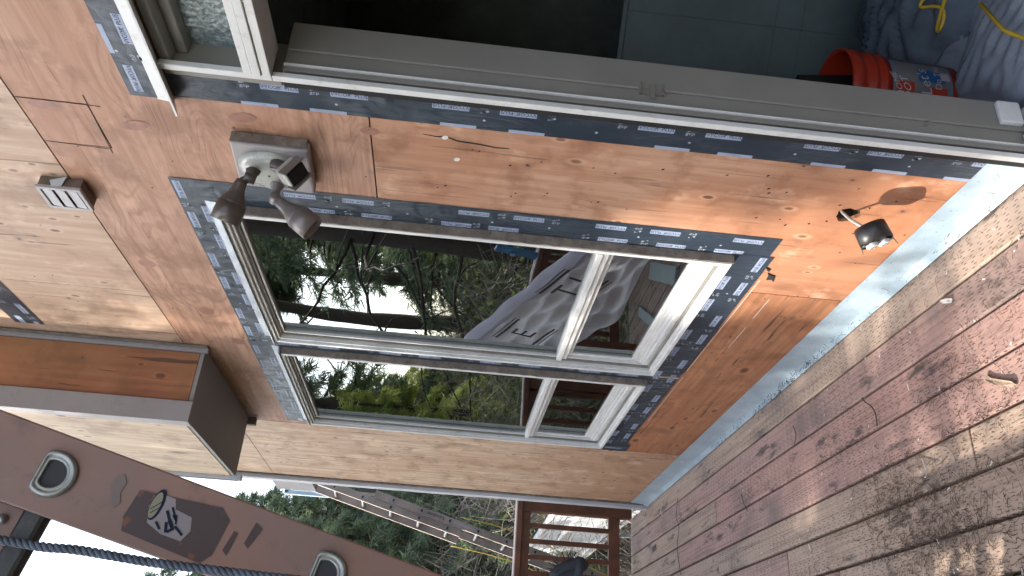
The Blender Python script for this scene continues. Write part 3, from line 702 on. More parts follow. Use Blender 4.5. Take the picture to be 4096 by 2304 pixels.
# bucket
bk = thing('bucket', 'orange plastic bucket with a grey label standing just inside the doorway', 'bucket')
bc = Vector((.435, 1.94, .0275)); hB = .37
prof = [(0, .0), (0, .128), (.004, .131), (.25, .141), (.252, .148), (.262, .148), (.264, .1425), (.285, .1435), (.287, .150), (.297, .150), (.299, .1445), (.33, .146), (.332, .153), (.350, .1535), (.37, .1545), (.371, .148), (.36, .143), (.02, .128), (.018, 0)]
MB().lathe(bc, (0, 0, 1), prof, 48).build('pail', M_ORANGE, bk)
mb = MB()
def band(mb, a0, a1, z0, z1, r, mi, n=14):
    vs = []; 
    for i in range(n + 1):
        a = a0 + (a1 - a0) * i / n; 
        for z in (z0, z1): rr = r + (z - .0) * .038; vs.append((bc.x + math.cos(a) * rr, bc.y + math.sin(a) * rr, bc.z + z))
    mb.add(vs, [(2 * i, 2 * i + 2, 2 * i + 3, 2 * i + 1) for i in range(n)], mi, True)
A = -1.85
band(mb, A - .75, A + .75, .035, .235, .1325, 0); band(mb, A - .62, A + .62, .05, .22, .1335, 1); band(mb, A - .5, A + .05, .165, .225, .1342, 2); band(mb, A - .52, A - .02, .055, .11, .1342, 2); band(mb, A + .1, A + .45, .06, .15, .1342, 3); band(mb, A + .18, A + .42, .045, .075, .1350, 4)
mb.build('label_print', [mat_simple('bucket_label_blue_grey', (.13, .18, .24), .5), mat_simple('bucket_label_grey', (.17, .165, .17), .5), M_ORANGE, mat_simple('bucket_label_blue', (.01, .10, .28), .5), mat_simple('bucket_label_white', (.42, .38, .40), .5)], bk)
mb = MB()
def curved_text(s, size, a, z, mi, slant=0.0):
    vs, fs = text_geo(s, size); out = []
    for u, v in vs:
        th = a + (u) / .14; zz = z + v + slant * u; rr = .1360 + zz * .038; out.append((bc.x + math.cos(th) * rr, bc.y + math.sin(th) * rr, bc.z + zz))
    mb.add(out, fs, mi)
curved_text('THE HOME', .028, A - .25, .207, 0, .45); curved_text('DEPOT', .034, A - .22, .18, 0, .45); curved_text("Let's", .05, A + .12, .13, 0, .2); curved_text('Do This', .03, A + .28, .085, 0, 0)
tag(mb.build('label_lettering', mat_simple('bucket_lettering_white', (.50, .45, .46), .5), bk), kind='stuff')
mb = MB(); mb.tube([bc + Vector((math.cos(t) * .153, math.sin(t) * .04 - .12 * math.sin(t) * 0, .30 + .16 * 0)) if 0 else bc + Vector((math.cos(t) * .156, -.06 * math.sin(t), .315 - .15 * math.sin(t))) for t in np.linspace(0, math.pi, 16)], .003, 6); mb.build('wire_handle', M_ALU, bk)
tb = MB(); tb.obox(bc + Vector((.0, -.02, .335)), Vector((.9, .3, .2)).normalized(), Vector((-.3, .95, 0)).normalized(), Vector((-.19, -.06, .98)).normalized(), .035, .05, .175)
tag(tb.build('tool_case', M_RUBBER, None, .006), 'black tool case standing in the orange bucket', 'case')
# crumpled drop cloth
def cloth(name, c, sx, sy, h, m, seed, n=46):
    r = np.random.default_rng(seed); V = []
    ph = r.uniform(0, 6, 12); kx = r.uniform(3, 16, 12); ky = r.uniform(3, 16, 12)
    for i in range(n + 1):
        for j in range(n + 1):
            u, v = i / n * 2 - 1, j / n * 2 - 1; e = max(0, 1 - (u * u + v * v)) ** .6
            z = sum(abs(math.sin(kx[k] * u + ky[k] * v + ph[k])) for k in range(12)) / 12
            V.append((c[0] + u * sx * (1 + .12 * math.sin(5 * v + ph[0])), c[1] + v * sy * (1 + .12 * math.sin(6 * u + ph[1])), c[2] + .004 + h * e * (.25 + z * 1.1) + .006 * z))
    F = [(i * (n + 1) + j, (i + 1) * (n + 1) + j, (i + 1) * (n + 1) + j + 1, i * (n + 1) + j + 1) for i in range(n) for j in range(n)]
    o = np_mesh(name, V, F, m); o.data.polygons.foreach_set('use_smooth', [True] * len(F)); return o
tag(cloth('drop_cloth', (.86, 1.86, .027), .30, .36, .16, M_CLOTH, 5), 'crumpled grey blue drop cloth heaped on the floor behind the bucket', 'cloth')
tag(cloth('plastic_sheet', (.42, 1.42, .027), .22, .40, .04, M_SHEET, 9), 'pale plastic sheet bunched inside the doorway', 'plastic sheet')
mb = MB(); pts = []
for i in range(70):
    t = i / 69; a = t * 7.2; pts.append((.62 + .10 * math.cos(a) + .14 * t - .05, 1.60 + .14 * math.sin(a * 1.0) + .05 * math.sin(3 * a) - .05 * t, .10 + .05 * math.sin(a * 1.7 + 1) + .10 * math.sin(t * 3.14)))
mb.tube(pts, .0055, 8); tag(mb.build('yellow_cord', M_CORD), 'yellow extension cord looping over the drop cloth in the doorway', 'cord')
mb = MB(); mb.tube([(.06, 1.00, .09), (.12, 1.25, .085), (.20, 1.42, .10), (.33, 1.5, .12), (.45, 1.52, .15)], .006, 8); tag(mb.build('yellow_cord', M_CORD), 'straight yellow cord crossing the threshold at the picture corner', 'cord')

# ------------------------------------------------------------------ wall lamp
lamp = thing('flood_light', 'twin headed bronze security light on a grey mounting block', 'lamp')
mb = MB(); mb.prism([(-.004, 1.885, 2.245), (-.004, 2.105, 2.258), (-.004, 2.115, 2.03), (-.004, 1.895, 2.022)], (-.036, 0, 0)); mb.build('mounting_block', M_TRIMGREY, lamp, .007, 2)
mb = MB(); vs = []; 
for i in range(14):
    z = 2.243 - i * .0165; vs += [(-.005, 1.8835 - random.uniform(0, .003), z), (-.038, 1.884 - random.uniform(0, .002), z)]
mb.add(vs, [(2 * i, 2 * i + 1, 2 * i + 3, 2 * i + 2) for i in range(13)]); mb.build('torn_caulk', M_CAULK, lamp)
# shield-shaped plate
pl_ = [];
for i in range(36):
    a = 6.28318 * i / 36; r = .089 * (1 + .06 * math.cos(3 * a + .3)); pl_.append((1.998 + math.cos(a) * r * 1.0, 2.150 + math.sin(a) * r * .95))
mb = MB(); v0 = [(-.041, y, z) for y, z in pl_]; v1 = [(-.053, 1.998 + (y - 1.998) * .97, 2.15 + (z - 2.15) * .97) for y, z in pl_]; v2 = [(-.062, 1.998 + (y - 1.998) * .80, 2.15 + (z - 2.15) * .80) for y, z in pl_]
k = 36; mb.add(v0 + v1 + v2, [(i, (i + 1) % k, k + (i + 1) % k, k + i) for i in range(k)] + [(k + i, k + (i + 1) % k, 2 * k + (i + 1) % k, 2 * k + i) for i in range(k)] + [tuple(range(2 * k, 3 * k))], 0, True)
pp = mb.build('wall_plate', M_PLATE, lamp); 
MB().disc((-.0635, 2.005, 2.147), (-1, 0, 0), .004, 10).build('screw_hole', M_BLACK, lamp)
MB().box(-.0415, -.0405, 1.93, 1.945, 2.048, 2.052).build('nail_slot', M_BLACK, lamp)
def head(p0, p1, p2, p3, r, m):
    p0, p1, p2, p3 = map(Vector, (p0, p1, p2, p3)); ax = (p3 - p2).normalized(); L = (p3 - p2).length
    h = MB(); h.lathe(p2 - ax * .006, ax, [(0, 0.0), (0, .014), (.010, .0175), (L * .20, .0185), (L * .32, .023), (L * .50, r * .90), (L * .54, r * .94), (L * .555, r * .94), (L * .56, r), (L * 1.0, r * 1.05), (L * 1.0, r * 1.02), (L * .70, r * .93), (L * .60, r * .8), (L * .60, 0)], 32)
    H = h.build('lamp_head', m, lamp)
    nk = MB(); nk.lathe(p0, (p1 - p0), [(0, .021), (.006, .021), (.007, .016), (.016, .016), (.017, .0125), ((p1 - p0).length, .0125)], 20); nk.build('swivel_arm', m, H)
    kn = MB(); d = (p1 - p0).normalized().cross(ax).normalized(); kn.lathe(p1 - d * .017, d, [(0, 0), (0, .013), (.003, .0155), (.031, .0155), (.034, .013), (.034, 0)], 20); kn.tube([p1, p2], .0125, 14); kn.build('knuckle', m, H)
    MB().lathe(p2 + ax * L * .62, ax, [(0, 0), (0, r * .78), (.004, r * .8), (.02, r * .7), (.024, 0)], 20).build('bulb_well', M_BLACK, H)
head((-.060, 1.985, 2.190), (-.108, 1.957, 2.185), (-.124, 1.955, 2.205), (-.236, 2.010, 2.242), .041, M_BRONZE)
head((-.060, 2.050, 2.132), (-.112, 2.046, 2.128), (-.124, 2.040, 2.114), (-.196, 2.066, 1.998), .0385, M_BRONZE2)
# motion sensor
sn = MB(); c = Vector((-.102, 1.912, 2.060)); ax = Vector((-.50, -.42, -.76)).normalized(); ay = Vector((-.05, 1, -.12)); ay = (ay - ax * ay.dot(ax)).normalized(); az = ax.cross(ay)
sn.obox(c, ax, ay, az, .024, .027, .034); SN = sn.build('motion_sensor', M_PLATE, lamp, .008, 3)
mb = MB(); mb.obox(c + ax * .0275, ax, ay, az, .0035, .022, .031); mb.build('sensor_lens', M_LENS, SN, .003)
mb = MB(); mb.obox(c + ax * .018 + ay * .0295, ax, ay, az, .018, .002, .037); mb.obox(c + ax * .018 - ay * .0295, ax, ay, az, .016, .002, .037); mb.build('sensor_hood', M_BRONZE2, SN, .001)
mb = MB(); mb.lathe((-.06, 1.945, 2.118), (c - Vector((-.06, 1.945, 2.118))), [(0, .022), (.012, .020), (.03, .014), (.06, .014)], 18); mb.build('sensor_arm', M_BRONZE, SN)

# ------------------------------------------------------------------ vent hood on the pale sheet
vent = thing('wall_vent', 'small square louvred vent hood left loose on the pale upper plywood', 'vent')
vy0, vy1, vz0, vz1 = 2.222, 2.345, 2.782, 2.922; vx = -.047
mb = MB(); frame_ring(mb, vy0, vy1, vz0, vz1, .012, vx, vx + .012); VB = mb.build('face_frame', M_VENT, vent, .002)
mb = MB()
mb.box(vx + .0125, -.002, vy0 + .004, vy0 + .010, vz0 + .004, vz1 - .004); mb.box(vx + .0125, -.002, vy1 - .010, vy1 - .004, vz0 + .004, vz1 - .004); mb.box(vx + .0125, -.002, vy0 + .0105, vy1 - .0105, vz1 - .010, vz1 - .004); mb.box(vx + .0125, -.002, vy0 + .0105, vy1 - .0105, vz0 + .004, vz0 + .010)
mb.build('duct_sleeve', M_VENTB, vent)
for k in range(3):
    z = vz1 - .016 - k * .039
    MB().prism([(vx + .004, vy0 + .013, z + .002), (vx + .007, vy0 + .013, z + .002), (vx + .002, vy0 + .013, z - .033), (vx - .001, vy0 + .013, z - .033)], (0, vy1 - vy0 - .026, 0)).build('louvre', M_VENT, vent, .001, 1)
mb = MB(); mb.prism([(-.003, vy0 - .008, vz0 + .05), (-.036, vy0 - .002, vz0 + .06), (-.040, vy0 - .001, vz0 + .09), (-.02, vy0 - .004, vz0 + .10)], (0, .006, 0)); mb.build('torn_foil', M_DRIP, vent)

# ------------------------------------------------------------------ hanging outlet box
ob = thing('outlet_box', 'round black electrical box with a white duplex outlet dangling from its cable', 'electrical box')
oc = Vector((-.115, 1.905, .357)); oax = Vector((-.62, .30, -.72)).normalized()
oax = Vector((-.84, .10, -.34)).normalized()
base = oc - oax * .028
mb = MB(); mb.lathe(base, oax, [(0, 0), (0, .043), (.004, .046), (.056, .048), (.056, .044), (.012, .043), (.012, 0)], 36); BX = mb.build('box_shell', M_RUBBER, ob)
u = Vector((0, 0, 1)); u = (u - oax * u.dot(oax)).normalized(); w = oax.cross(u)
for s in (-1, 1):
    c = base + oax * .056 + u * s * .020
    m_ = MB(); m_.lathe(c, oax, [(0, .0172), (.011, .0172), (.012, .016), (.012, 0)], 20); R = m_.build('receptacle', M_WHITEPL, ob)
    m_ = MB()
    for q in (-1, 1): m_.obox(c + oax * .0125 + w * q * .006 + u * .002, oax, u, w, .0006, .004, .0011)
    m_.lathe(c + oax * .0122 - u * .009, oax, [(0, .0028), (.0008, .0028), (.0008, 0)], 8); m_.build('slot', M_BLACK, R)
mb = MB(); mb.obox(base + oax * .0575, oax, u, w, .0012, .052, .010); mb.build('yoke_strap', M_ALU, ob, .001)
for s in (-1, 1):
    mb = MB(); mb.tube([base + oax * .05 + u * s * .052, base + oax * .078 + u * s * .056 + w * s * .006], .0018, 6); mb.build('mounting_screw', M_VENTB, ob)
mb = MB(); mb.tube([(.05, 2.00, .40), (.012, 1.99, .392), (-.03, 1.965, .385), (-.07, 1.935, .372), tuple(base + oax * .008)], [.0052] * 5, 8); mb.build('cable', M_CABLE, ob)

# ------------------------------------------------------------------ railing across the deck end and along its outer side
def railing(name, label, ax, a0, a1, fixed, spacing, posts, first_off=.10):
    r = thing(name, label, 'railing', 'railings round the deck')
    def bx(n_, a, b, f0, f1, z0, z1, m, bev=.003):
        mb = MB()
        if ax == 'X': mb.box(a, b, f0, f1, z0, z1)
        else: mb.box(f0, f1, a, b, z0, z1)
        return mb.build(n_, m, r, bev)
    bx('cap_rail', a0, a1, fixed - .07, fixed + .07, .905, .943, M_RAIL)
    bx('cap_edge', a0, a1, fixed - .068, fixed + .068, .944, .955, M_RAILLIGHT)
    bx('top_rail', a0, a1, fixed - .02, fixed + .02, .835, .9045, M_RAIL); bx('bottom_rail', a0, a1, fixed - .02, fixed + .02, .098, .188, M_RAIL)
    for p in posts: bx('post', p - .045, p + .045, fixed - .045, fixed + .045, -.3, .9045, M_RAIL, .004)
    s = min(a0, a1) + first_off; 
    k = s
    while min(a0, a1) + .05 < k < max(a0, a1) - .05:
        if all(abs(k - p) > .07 for p in posts): bx('baluster', k - .018, k + .018, fixed - .017, fixed + .017, .1885, .8345, M_RAIL, .002)
        k += spacing
    return r
rl = railing('railing', 'brown stained railing across the far end of the deck against the house corner', 'X', -2.05, .10, 6.60, -.1235, [-2.02, -1.06], 1.93)
# half post fixed to the house corner
mb = MB(); mb.box(-.012, .085, 6.555, 6.64, .0, .9045); mb.build('wall_post', M_RAIL, rl, .003)
railing('railing', 'brown railing along the outer side of the deck, seen mirrored in the windows', 'Y', -1.6, 6.5, -2.05, .13, [-1.5, .5, 2.5, 4.5], .1)

# ------------------------------------------------------------------ near extension ladder
lad = thing('extension_ladder', 'faded orange fiberglass extension ladder leaning close to the camera', 'ladder')
L1 = Vector((-1.2137, .8825, 1.9553)); L2 = Vector((-1.2862, .9395, 1.6648)); ld = (L1 - L2).normalized(); lw = Vector((.075, .997, 0)); lw = (lw - ld * lw.dot(ld)).normalized(); ln = ld.cross(lw).normalized()   # ln: across the web
if ln.x > 0: ln = -ln                               # outwards
foot = L1 - ld * (1.955 / ld.z); step = .3048
k1 = round((L1 - foot).length / step); 
def rail_channel(mb, y, s0, s1, off, half, mi=0, inward=1, t=.0045, fl=.030):
    c = foot + ld * ((s0 + s1) / 2) + ln * off + lw * (y - YN); hl = (s1 - s0) / 2
    mb.obox(c, ln, lw, ld, half, t / 2, hl, mi)
    for s in (-1, 1): mb.obox(c + ln * s * (half - t / 2) + lw * inward * (fl / 2 + t / 2), ln, lw, ld, t / 2, fl / 2, hl, mi)
# image: web spans +- about 46 mm around the rung ends
TOP = 3.5; YN = .8825
def Drail(y, inward, off, half, s0, s1, m, collars):
    mb = MB(); rail_channel(mb, y, s0, s1, off, half, 0, inward); R = mb.build('rail', m, lad, .002)
    for s in np.arange(collars, s1 - .05, step):
        if s < s0 + .05: continue
        c = foot + ld * s + ln * off + lw * (y - YN - inward * .0022); col = MB(); D_ = []
        for k in range(32):
            a = 6.28318 * k / 32; X_ = math.cos(a); Y_ = math.sin(a); 
            rx = X_ if X_ < .55 else X_ ** 1; D_.append((max(X_, -.60) , Y_))
        prof = [(1.0, .0), (1.0, .0035), (.90, .0065), (.80, .006), (.72, .0035), (.68, .0045), (.58, .0035), (.55, -.004)]
        vs = []
        for sc, h in prof:
            for X_, Y_ in D_: vs.append(c + ln * (Y_ * .0245 * sc) + ld * (-X_ * .0245 * sc - .004) - lw * inward * h)
        n = 32; col.add(vs, [(i * n + k, i * n + (k + 1) % n, (i + 1) * n + (k + 1) % n, (i + 1) * n + k) for i in range(len(prof) - 1) for k in range(n)], 0, True)
        C_ = col.build('rung_collar', M_COLLAR, R)
        h_ = MB(); h_.add([c + ln * (Y_ * .0136) + ld * (-X_ * .0136 - .004) - lw * inward * .0008 for X_, Y_ in D_], [tuple(range(n))]); h_.build('rung_bore', M_HOLE, R)
    return R
s_first = (L1 - foot).length - step * int((L1 - foot).length / step)
YF = 1.29
R1 = Drail(YN, 1, .0, .0418, .0, TOP, M_FIBER, s_first)
R2 = Drail(YF, -1, .0, .0418, .0, TOP, M_FIBER, s_first)
# fly section, further out, with its own rails
sl0 = (L1 - foot).length - .008
Drail(YN + .035, 1, .080, .038, sl0, TOP + .5, M_FIBER, s_first); Drail(YF - .035, -1, .080, .038, sl0 + .15, TOP + .5, M_FIBER, s_first)
for s in np.arange(s_first, TOP - .02, step):
    c = foot + ld * s; mb = MB(); mb.lathe(c + lw * .003 - ld * .002, lw, [(0, .0155), (YF - YN - .006, .0155)], 20); mb.build('rung', M_ALU, lad)
    if s > sl0 + .05:
        c = c + ln * .080; mb = MB(); mb.lathe(c + lw * .038, lw, [(0, .0155), (YF - YN - .076, .0155)], 20); mb.build('fly_rung', M_ALU, lad)
for y in (YN, YF):
    mb = MB(); c = foot + ld * .02; c = c + lw * (y - YN); mb.obox((c.x, c.y, .026), Vector((1, 0, 0)), lw, Vector((0, 0, 1)), .05, .03, .024); mb.build('foot_pad', M_RUBBER, lad, .004)
# guide bracket where the fly rail rides on the base rail
s0 = (L1 - foot).length + .00
mb = MB(); c = foot + ld * (s0 - .005) + ln * .068; mb.obox(c + lw * .02, ln, lw, ld, .052, .010, .014); mb.build('guide_bracket', M_RUBBER, lad, .008, 3)
for q in (-.028, .06):
    c = foot + ld * (s0 + .028) + ln * (.075 + q * .6); mb = MB(); mb.lathe(c + lw * .030, -lw, [(0, .0055), (.002, .005), (.0035, 0)], 12); mb.build('rivet', M_ALU, lad)
# warning label, peeled: placed on the web face that looks at the camera
fy = YN - .0032
def LP(s, a, dy=0.0): return foot + ld * (s - .014) + ln * (a + .003) - lw * (.0032 + dy)
sl = (L1 - foot).length
def poly(pts, m, name, dy): 
    mb = MB(); mb.add([LP(sl - s, a, dy) for s, a in pts], [tuple(range(len(pts)))]); return mb.build(name, m, R1)
poly([(.078, -.018), (.165, -.030), (.178, -.020), (.176, .018), (.168, .030), (.08, .026), (.075, .012)], M_STICKER, 'peeled_label', 0)
poly([(.098, -.030 + .008), (.116, -.022), (.121, -.012), (.140, -.010), (.145, .003), (.140, .016), (.118, .016), (.100, .010), (.094, -.006)], M_STICKW, 'label_panel', .0004)
mb = MB(); mb.add([LP(sl - .101 + math.cos(t) * .0065, -.010 + math.sin(t) * .017, .0007) for t in np.linspace(0, 6.2, 20)], [tuple(range(20))]); mb.build('label_oval_rim', M_INK, R1)
mb = MB(); mb.add([LP(sl - .100 + math.cos(t) * .0048, -.009 + math.sin(t) * .0142, .001) for t in np.linspace(0, 6.2, 20)], [tuple(range(20))]); mb.build('label_oval', M_STICKY, R1)
mb = MB()
def seg(a, b, w):
    A_ = LP(sl - a[0], a[1], .0011); B_ = LP(sl - b[0], b[1], .0011); d = (B_ - A_).normalized(); p = d.cross(lw) * w / 2; mb.add([A_ + p, B_ + p, B_ - p, A_ - p], [(0, 1, 2, 3)])
for a, b, w in (((.117, -.013), (.127, -.001), .0022), (((.1135, -.008)), (.120, .000), .003), ((.120, .0), (.126, .006), .004), ((.118, .003), (.122, .013), .003), ((.123, .012), (.128, .006), .003), ((.128, .004), (.139, .010), .0026), ((.108, .006), (.115, .012), .0024), ((.121, -.006), (.126, -.002), .002), ((.1245, -.007), (.128, .002), .0018), ((.097, -.004), (.106, -.016), .0009), ((.0985, .0), (.1065, -.010), .0009)): seg(a, b, w)
mb.build('label_pictogram', M_INK, R1)
poly([(.187, -.012), (.192, -.011), (.190, .014), (.184, .010)], M_STICKER, 'stain', 0); poly([(.205, -.028), (.214, -.024), (.208, .0), (.202, -.004)], M_STICKER, 'stain', 0)
poly([(.050, -.022), (.056, -.027), (.062, -.020), (.061, -.008), (.066, .001), (.062, .008), (.055, .004), (.053, -.006), (.047, -.012)], mat_simple('grey_scuff', (.185, .14, .13), .6, 0, .1, 40), 'scuff', 0)
# rope down the ladder
def rope_pts(pts, n):
    P = [Vector(p) for p in pts]; out = []
    for i in range(len(P) - 1):
        p0 = P[max(i - 1, 0)]; p1 = P[i]; p2 = P[i + 1]; p3 = P[min(i + 2, len(P) - 1)]
        for k in range(n):
            t = k / n; out.append(.5 * ((2 * p1) + (p2 - p0) * t + (2 * p0 - 5 * p1 + 4 * p2 - p3) * t * t + (3 * p1 - p0 - 3 * p2 + p3) * t ** 3))
    out.append(P[-1]); return out
def strands(path, r, turn, m, name, nst=3):
    mb = MB(); 
    L = 0; acc = [0]
    for a, b in zip(path, path[1:]): L += (b - a).length; acc.append(L)
    for s in range(nst):
        q = []; up = Vector((1, 0, .1))
        for i, p in enumerate(path):
            t = (path[min(i + 1, len(path) - 1)] - path[max(i - 1, 0)]).normalized(); u = (up - t * up.dot(t)).normalized(); w = t.cross(u); a = acc[i] / turn * 6.28318 + 6.28318 * s / nst
            q.append(p + (u * math.cos(a) + w * math.sin(a)) * r * .52)
        mb.tube(q, r * .56, 7)
    return mb.build(name, m)
def onl(s, a, y): c = foot + ld * s + ln * a; return (c.x, y, c.z)
ropep = rope_pts([(-1.268, .885, 2.25), (-1.277, .885, 2.08), (-1.285, .88, 1.981), (-1.289, .878, 1.935), (-1.290, .876, 1.896), (-1.296, .876, 1.83), (-1.301, .878, 1.721), (-1.306, .88, 1.616), (-1.33, .88, 1.40), (-1.40, .88, 1.1)], 40)
tag(strands(ropep, .0046, .020, M_ROPEBLUE, 'rope'), 'grey blue twisted rope running down the near ladder', 'rope')

kp = [Vector((-1.272, .90, 1.396)) + Vector((.011 * math.sin(a * 2.3), .012 * math.cos(a * 1.7), .014 * math.cos(a * 2.3 + 1) + .004 * math.sin(a * 5))) for a in np.linspace(0, 12, 90)]
mb = MB(); mb.tube(kp, .0055, 7); mb.tube([(-1.272, .90, 1.396), (-1.30, .895, 1.398), (-1.335, .889, 1.40)], .004, 6)
for i in range(60):
    d = Vector((random.gauss(0, 1), random.gauss(0, 1), random.gauss(0, 1))).normalized(); p = Vector((-1.272, .90, 1.396)) + d * .014; mb.tube([p, p + d * .009 + Vector((0, 0, random.uniform(-.003, .003)))], .0006, 3, cap=False)
tag(mb.build('rope_knot', mat_simple('dark_frayed_rope', (.028, .032, .045), .9, 0, .3, 80)), 'dark frayed rope knot tied at the near ladder edge', 'knot')

# ------------------------------------------------------------------ far ladder beyond the corner
lad2 = thing('extension_ladder', 'grey fiberglass extension ladder leaning beyond the house corner', 'ladder')
P1 = Vector((.338, 8.18, 2.366)); P2 = Vector((.105, 8.22, 1.487)); d2 = (P1 - P2).normalized(); w2 = Vector((-.18, -.98, 0)); w2 = (w2 - d2 * w2.dot(d2)).normalized()
# web faces the camera; the ladder width runs away from it
wv = Vector((-.03, .99, .05)); wv = (wv - d2 * wv.dot(d2)).normalized(); n2 = d2.cross(wv).normalized()
if n2.x > 0: n2 = -n2
st2 = (P1 - P2).length / 3
def rail2(o, s0, s1, m, half=.042, face=-1, holes=True, edge=True):
    mb = MB(); c = P1 + o + d2 * ((s0 + s1) / 2); hl = (s1 - s0) / 2; t = .004
    mb.obox(c, n2, wv, d2, half, t / 2, hl); R = mb.build('rail', m, lad2)
    mb = MB()
    for s in (-1, 1): mb.obox(c + n2 * s * (half - t / 2) - wv * face * .011, n2, wv, d2, t / 2, .009, hl, 0)
    mb.build('flange', M_FIBER2 if not edge else M_RAILLIGHT, R)
    if holes:
        for k in range(-16, 8):
            s = k * st2
            if s0 < s < s1:
                h = MB(); q = P1 + o + d2 * s + wv * face * .0035
                h.add([q + n2 * .022 * math.cos(t_) + d2 * min(.5, math.sin(t_)) * -.022 for t_ in np.linspace(0, 6.28318 * 15 / 16, 16)], [tuple(range(16))]); h.build('rung_collar', M_COLLAR, R)
                h = MB(); q = q + wv * face * .001
                h.add([q + n2 * .0165 * math.cos(t_) + d2 * min(.45, math.sin(t_)) * -.0165 for t_ in np.linspace(0, 6.28318 * 15 / 16, 16)], [tuple(range(16))]); h.build('rung_bore', M_HOLE, R)
    return R
RB = rail2(-n2 * .072, -4.6, -.10, M_FIBER2, .036); rail2(Vector((0, 0, 0)) + wv * .02, -1.05, 1.6, M_FIBER2, .036); 
rail2(-n2 * .072 + wv * .42, -4.6, -.10, M_FIBER2, .036, holes=False); rail2(wv * .39, -1.05, 1.6, M_FIBER2, .036, holes=False)
for k in range(-14, 6):
    s = k * st2
    if -4.5 < s < -.15: mb = MB(); mb.lathe(P1 - n2 * .072 + d2 * s + wv * .004, wv, [(0, .017), (.41, .017)], 12); mb.build('rung', M_ALU, lad2)
    if -1.0 < s < 1.55: mb = MB(); mb.lathe(P1 + d2 * s + wv * .034, wv, [(0, .017), (.35, .017)], 12); mb.build('rung', M_ALU, lad2)
mb = MB(); put_text(mb, 'Equalizer', .052, P1 - n2 * .072 - d2 * (st2 * 2.47) - wv * .0035, d2, (wv.cross(d2)) * (1 if (wv.cross(d2)).dot(n2) > 0 else -1), 0); mb.build('rail_lettering', M_INK, RB)
mb = MB(); c = P1 - n2 * .072 - d2 * st2 * 3.5 - wv * .003; mb.add([c + d2 * .13 * math.cos(t) + n2 * .013 * math.sin(t) for t in np.linspace(0, 6.1, 24)], [tuple(range(24))]); mb.build('rubbed_patch', mat_simple('rubbed_mauve_patch', (.36, .30, .33), .5), RB)
for (o_, sag, lab) in ((n2 * .14, .10, 'thin yellow rope hanging behind the far ladder, upper line'), (-n2 * .15 + wv * -.03, .07, 'yellow rope slung along the outer rail of the far ladder')):
    a = P1 + o_ * -1 - d2 * 1.0; b = P1 - o_ - d2 * 4.4; path = [a.lerp(b, t) + Vector((0, -.02, -sag * math.sin(t * 3.14)) if o_.x > 0 else (0, -.02, 0)) + n2 * (-.05 * math.sin(t * 9)) for t in np.linspace(0, 1, 60)]
    mb = MB(); mb.tube(path, .005, 6); tag(mb.build('yellow_rope', M_ROPEYEL), lab, 'rope')

# ------------------------------------------------------------------ things beyond the deck: ribbed shed roof, pale blue frame, beam end
fence = thing('slat_fence', 'low white slatted fence panel glaring in the sun beyond the railing', 'fence')
slat_me = None
for i, y in enumerate(np.arange(10.6, 15.15, .098)):
    if slat_me is None:
        o = MB().box(-.012, .012, -.027, .027, -1.08, .0).build('slat', M_PANEL, fence); slat_me = o
    else:
        o = slat_me.copy(); COL.objects.link(o); o.parent = fence
    o.location = (1.0, y, -.03)
mb = MB(); mb.box(.965, 1.035, 10.5, 15.2, -.025, .03); mb.build('top_rail', M_PANEL, fence, .004)
for z in (-.36, -.98): MB().box(.965, .987, 10.5, 15.2, z - .02, z + .02).build('cross_rail', M_PANEL, fence, .003)
MB().box(1.02, 1.028, 12.2, 15.15, -1.08, -.04).build('backing_sheet', M_TRIMLIGHT, fence)
for y in (10.55, 12.9, 15.15): MB().box(1.03, 1.11, y - .04, y + .04, -2.8, .02).build('post', M_TRIMLIGHT, fence)
f2 = thing('slat_fence', 'second white slatted fence panel partly hidden by the far ladder', 'fence')
for y in np.arange(15.8, 18.2, .098):
    o = slat_me.copy(); COL.objects.link(o); o.parent = f2; o.location = (1.0, y, -.25)
MB().box(.965, 1.035, 15.7, 18.3, -.245, -.19).build('top_rail', M_PANEL, f2)
MB().box(1.03, 1.11, 15.75, 15.83, -2.8, -.2).build('post', M_TRIMLIGHT, f2)

nb = thing('outbuilding', 'edge of a neighbouring roof with pale blue frame just past the wall corner', 'building')
MB().box(.82, 3.2, 8.7, 9.6, -2.75, 3.3).build('wall', M_TRIMGREY, nb); MB().box(.55, .82, 8.95, 9.1, 2.31, 2.50).build('beam', M_RUBBER, nb)
mb = MB(); mb.box(.49, .82, 8.96, 9.0, 3.26, 3.30); mb.box(.47, .51, 8.96, 9.0, 2.80, 3.30); mb.box(.47, .82, 8.96, 9.0, 2.78, 2.82); mb.build('window_frame', M_LTBLUE, nb)
MB().box(.51, .82, 8.975, 8.98, 2.82, 3.26).build('pane', M_GLASS, nb)

# ------------------------------------------------------------------ things that the windows mirror
wr = thing('house_wrap', 'pale sheet of printed house wrap slung between two stakes, mirrored in the nearer window', 'sheet')
T_, N_, NB_, FB_ = Vector((0, 5.95, 1.47)), Vector((0, 4.28, .80)), Vector((0, 4.15, .26)), Vector((0, 6.35, .66))
V = []; F = []; n = 50
for i in range(n + 1):
    for j in range(n + 1):
        u, v = i / n, j / n
        p = T_.lerp(N_, u).lerp(FB_.lerp(NB_, u), v)
        if v > .5: p.z += .10 * math.sin(u * 9.5) * (v - .5)
        x = -1.17 + .05 * math.sin(u * 7 + v * 4) * v + .03 * abs(math.sin(u * 13 - v * 9 + 1)) + .02 * abs(math.sin(u * 4 + v * 17))
        V.append((x, p.y, p.z)); 
F = [(i * (n + 1) + j, (i + 1) * (n + 1) + j, (i + 1) * (n + 1) + j + 1, i * (n + 1) + j + 1) for i in range(n) for j in range(n)]
o = np_mesh('wrap_sheet', V, F, M_WRAP, None, wr); o.data.polygons.foreach_set('use_smooth', [True] * len(F))
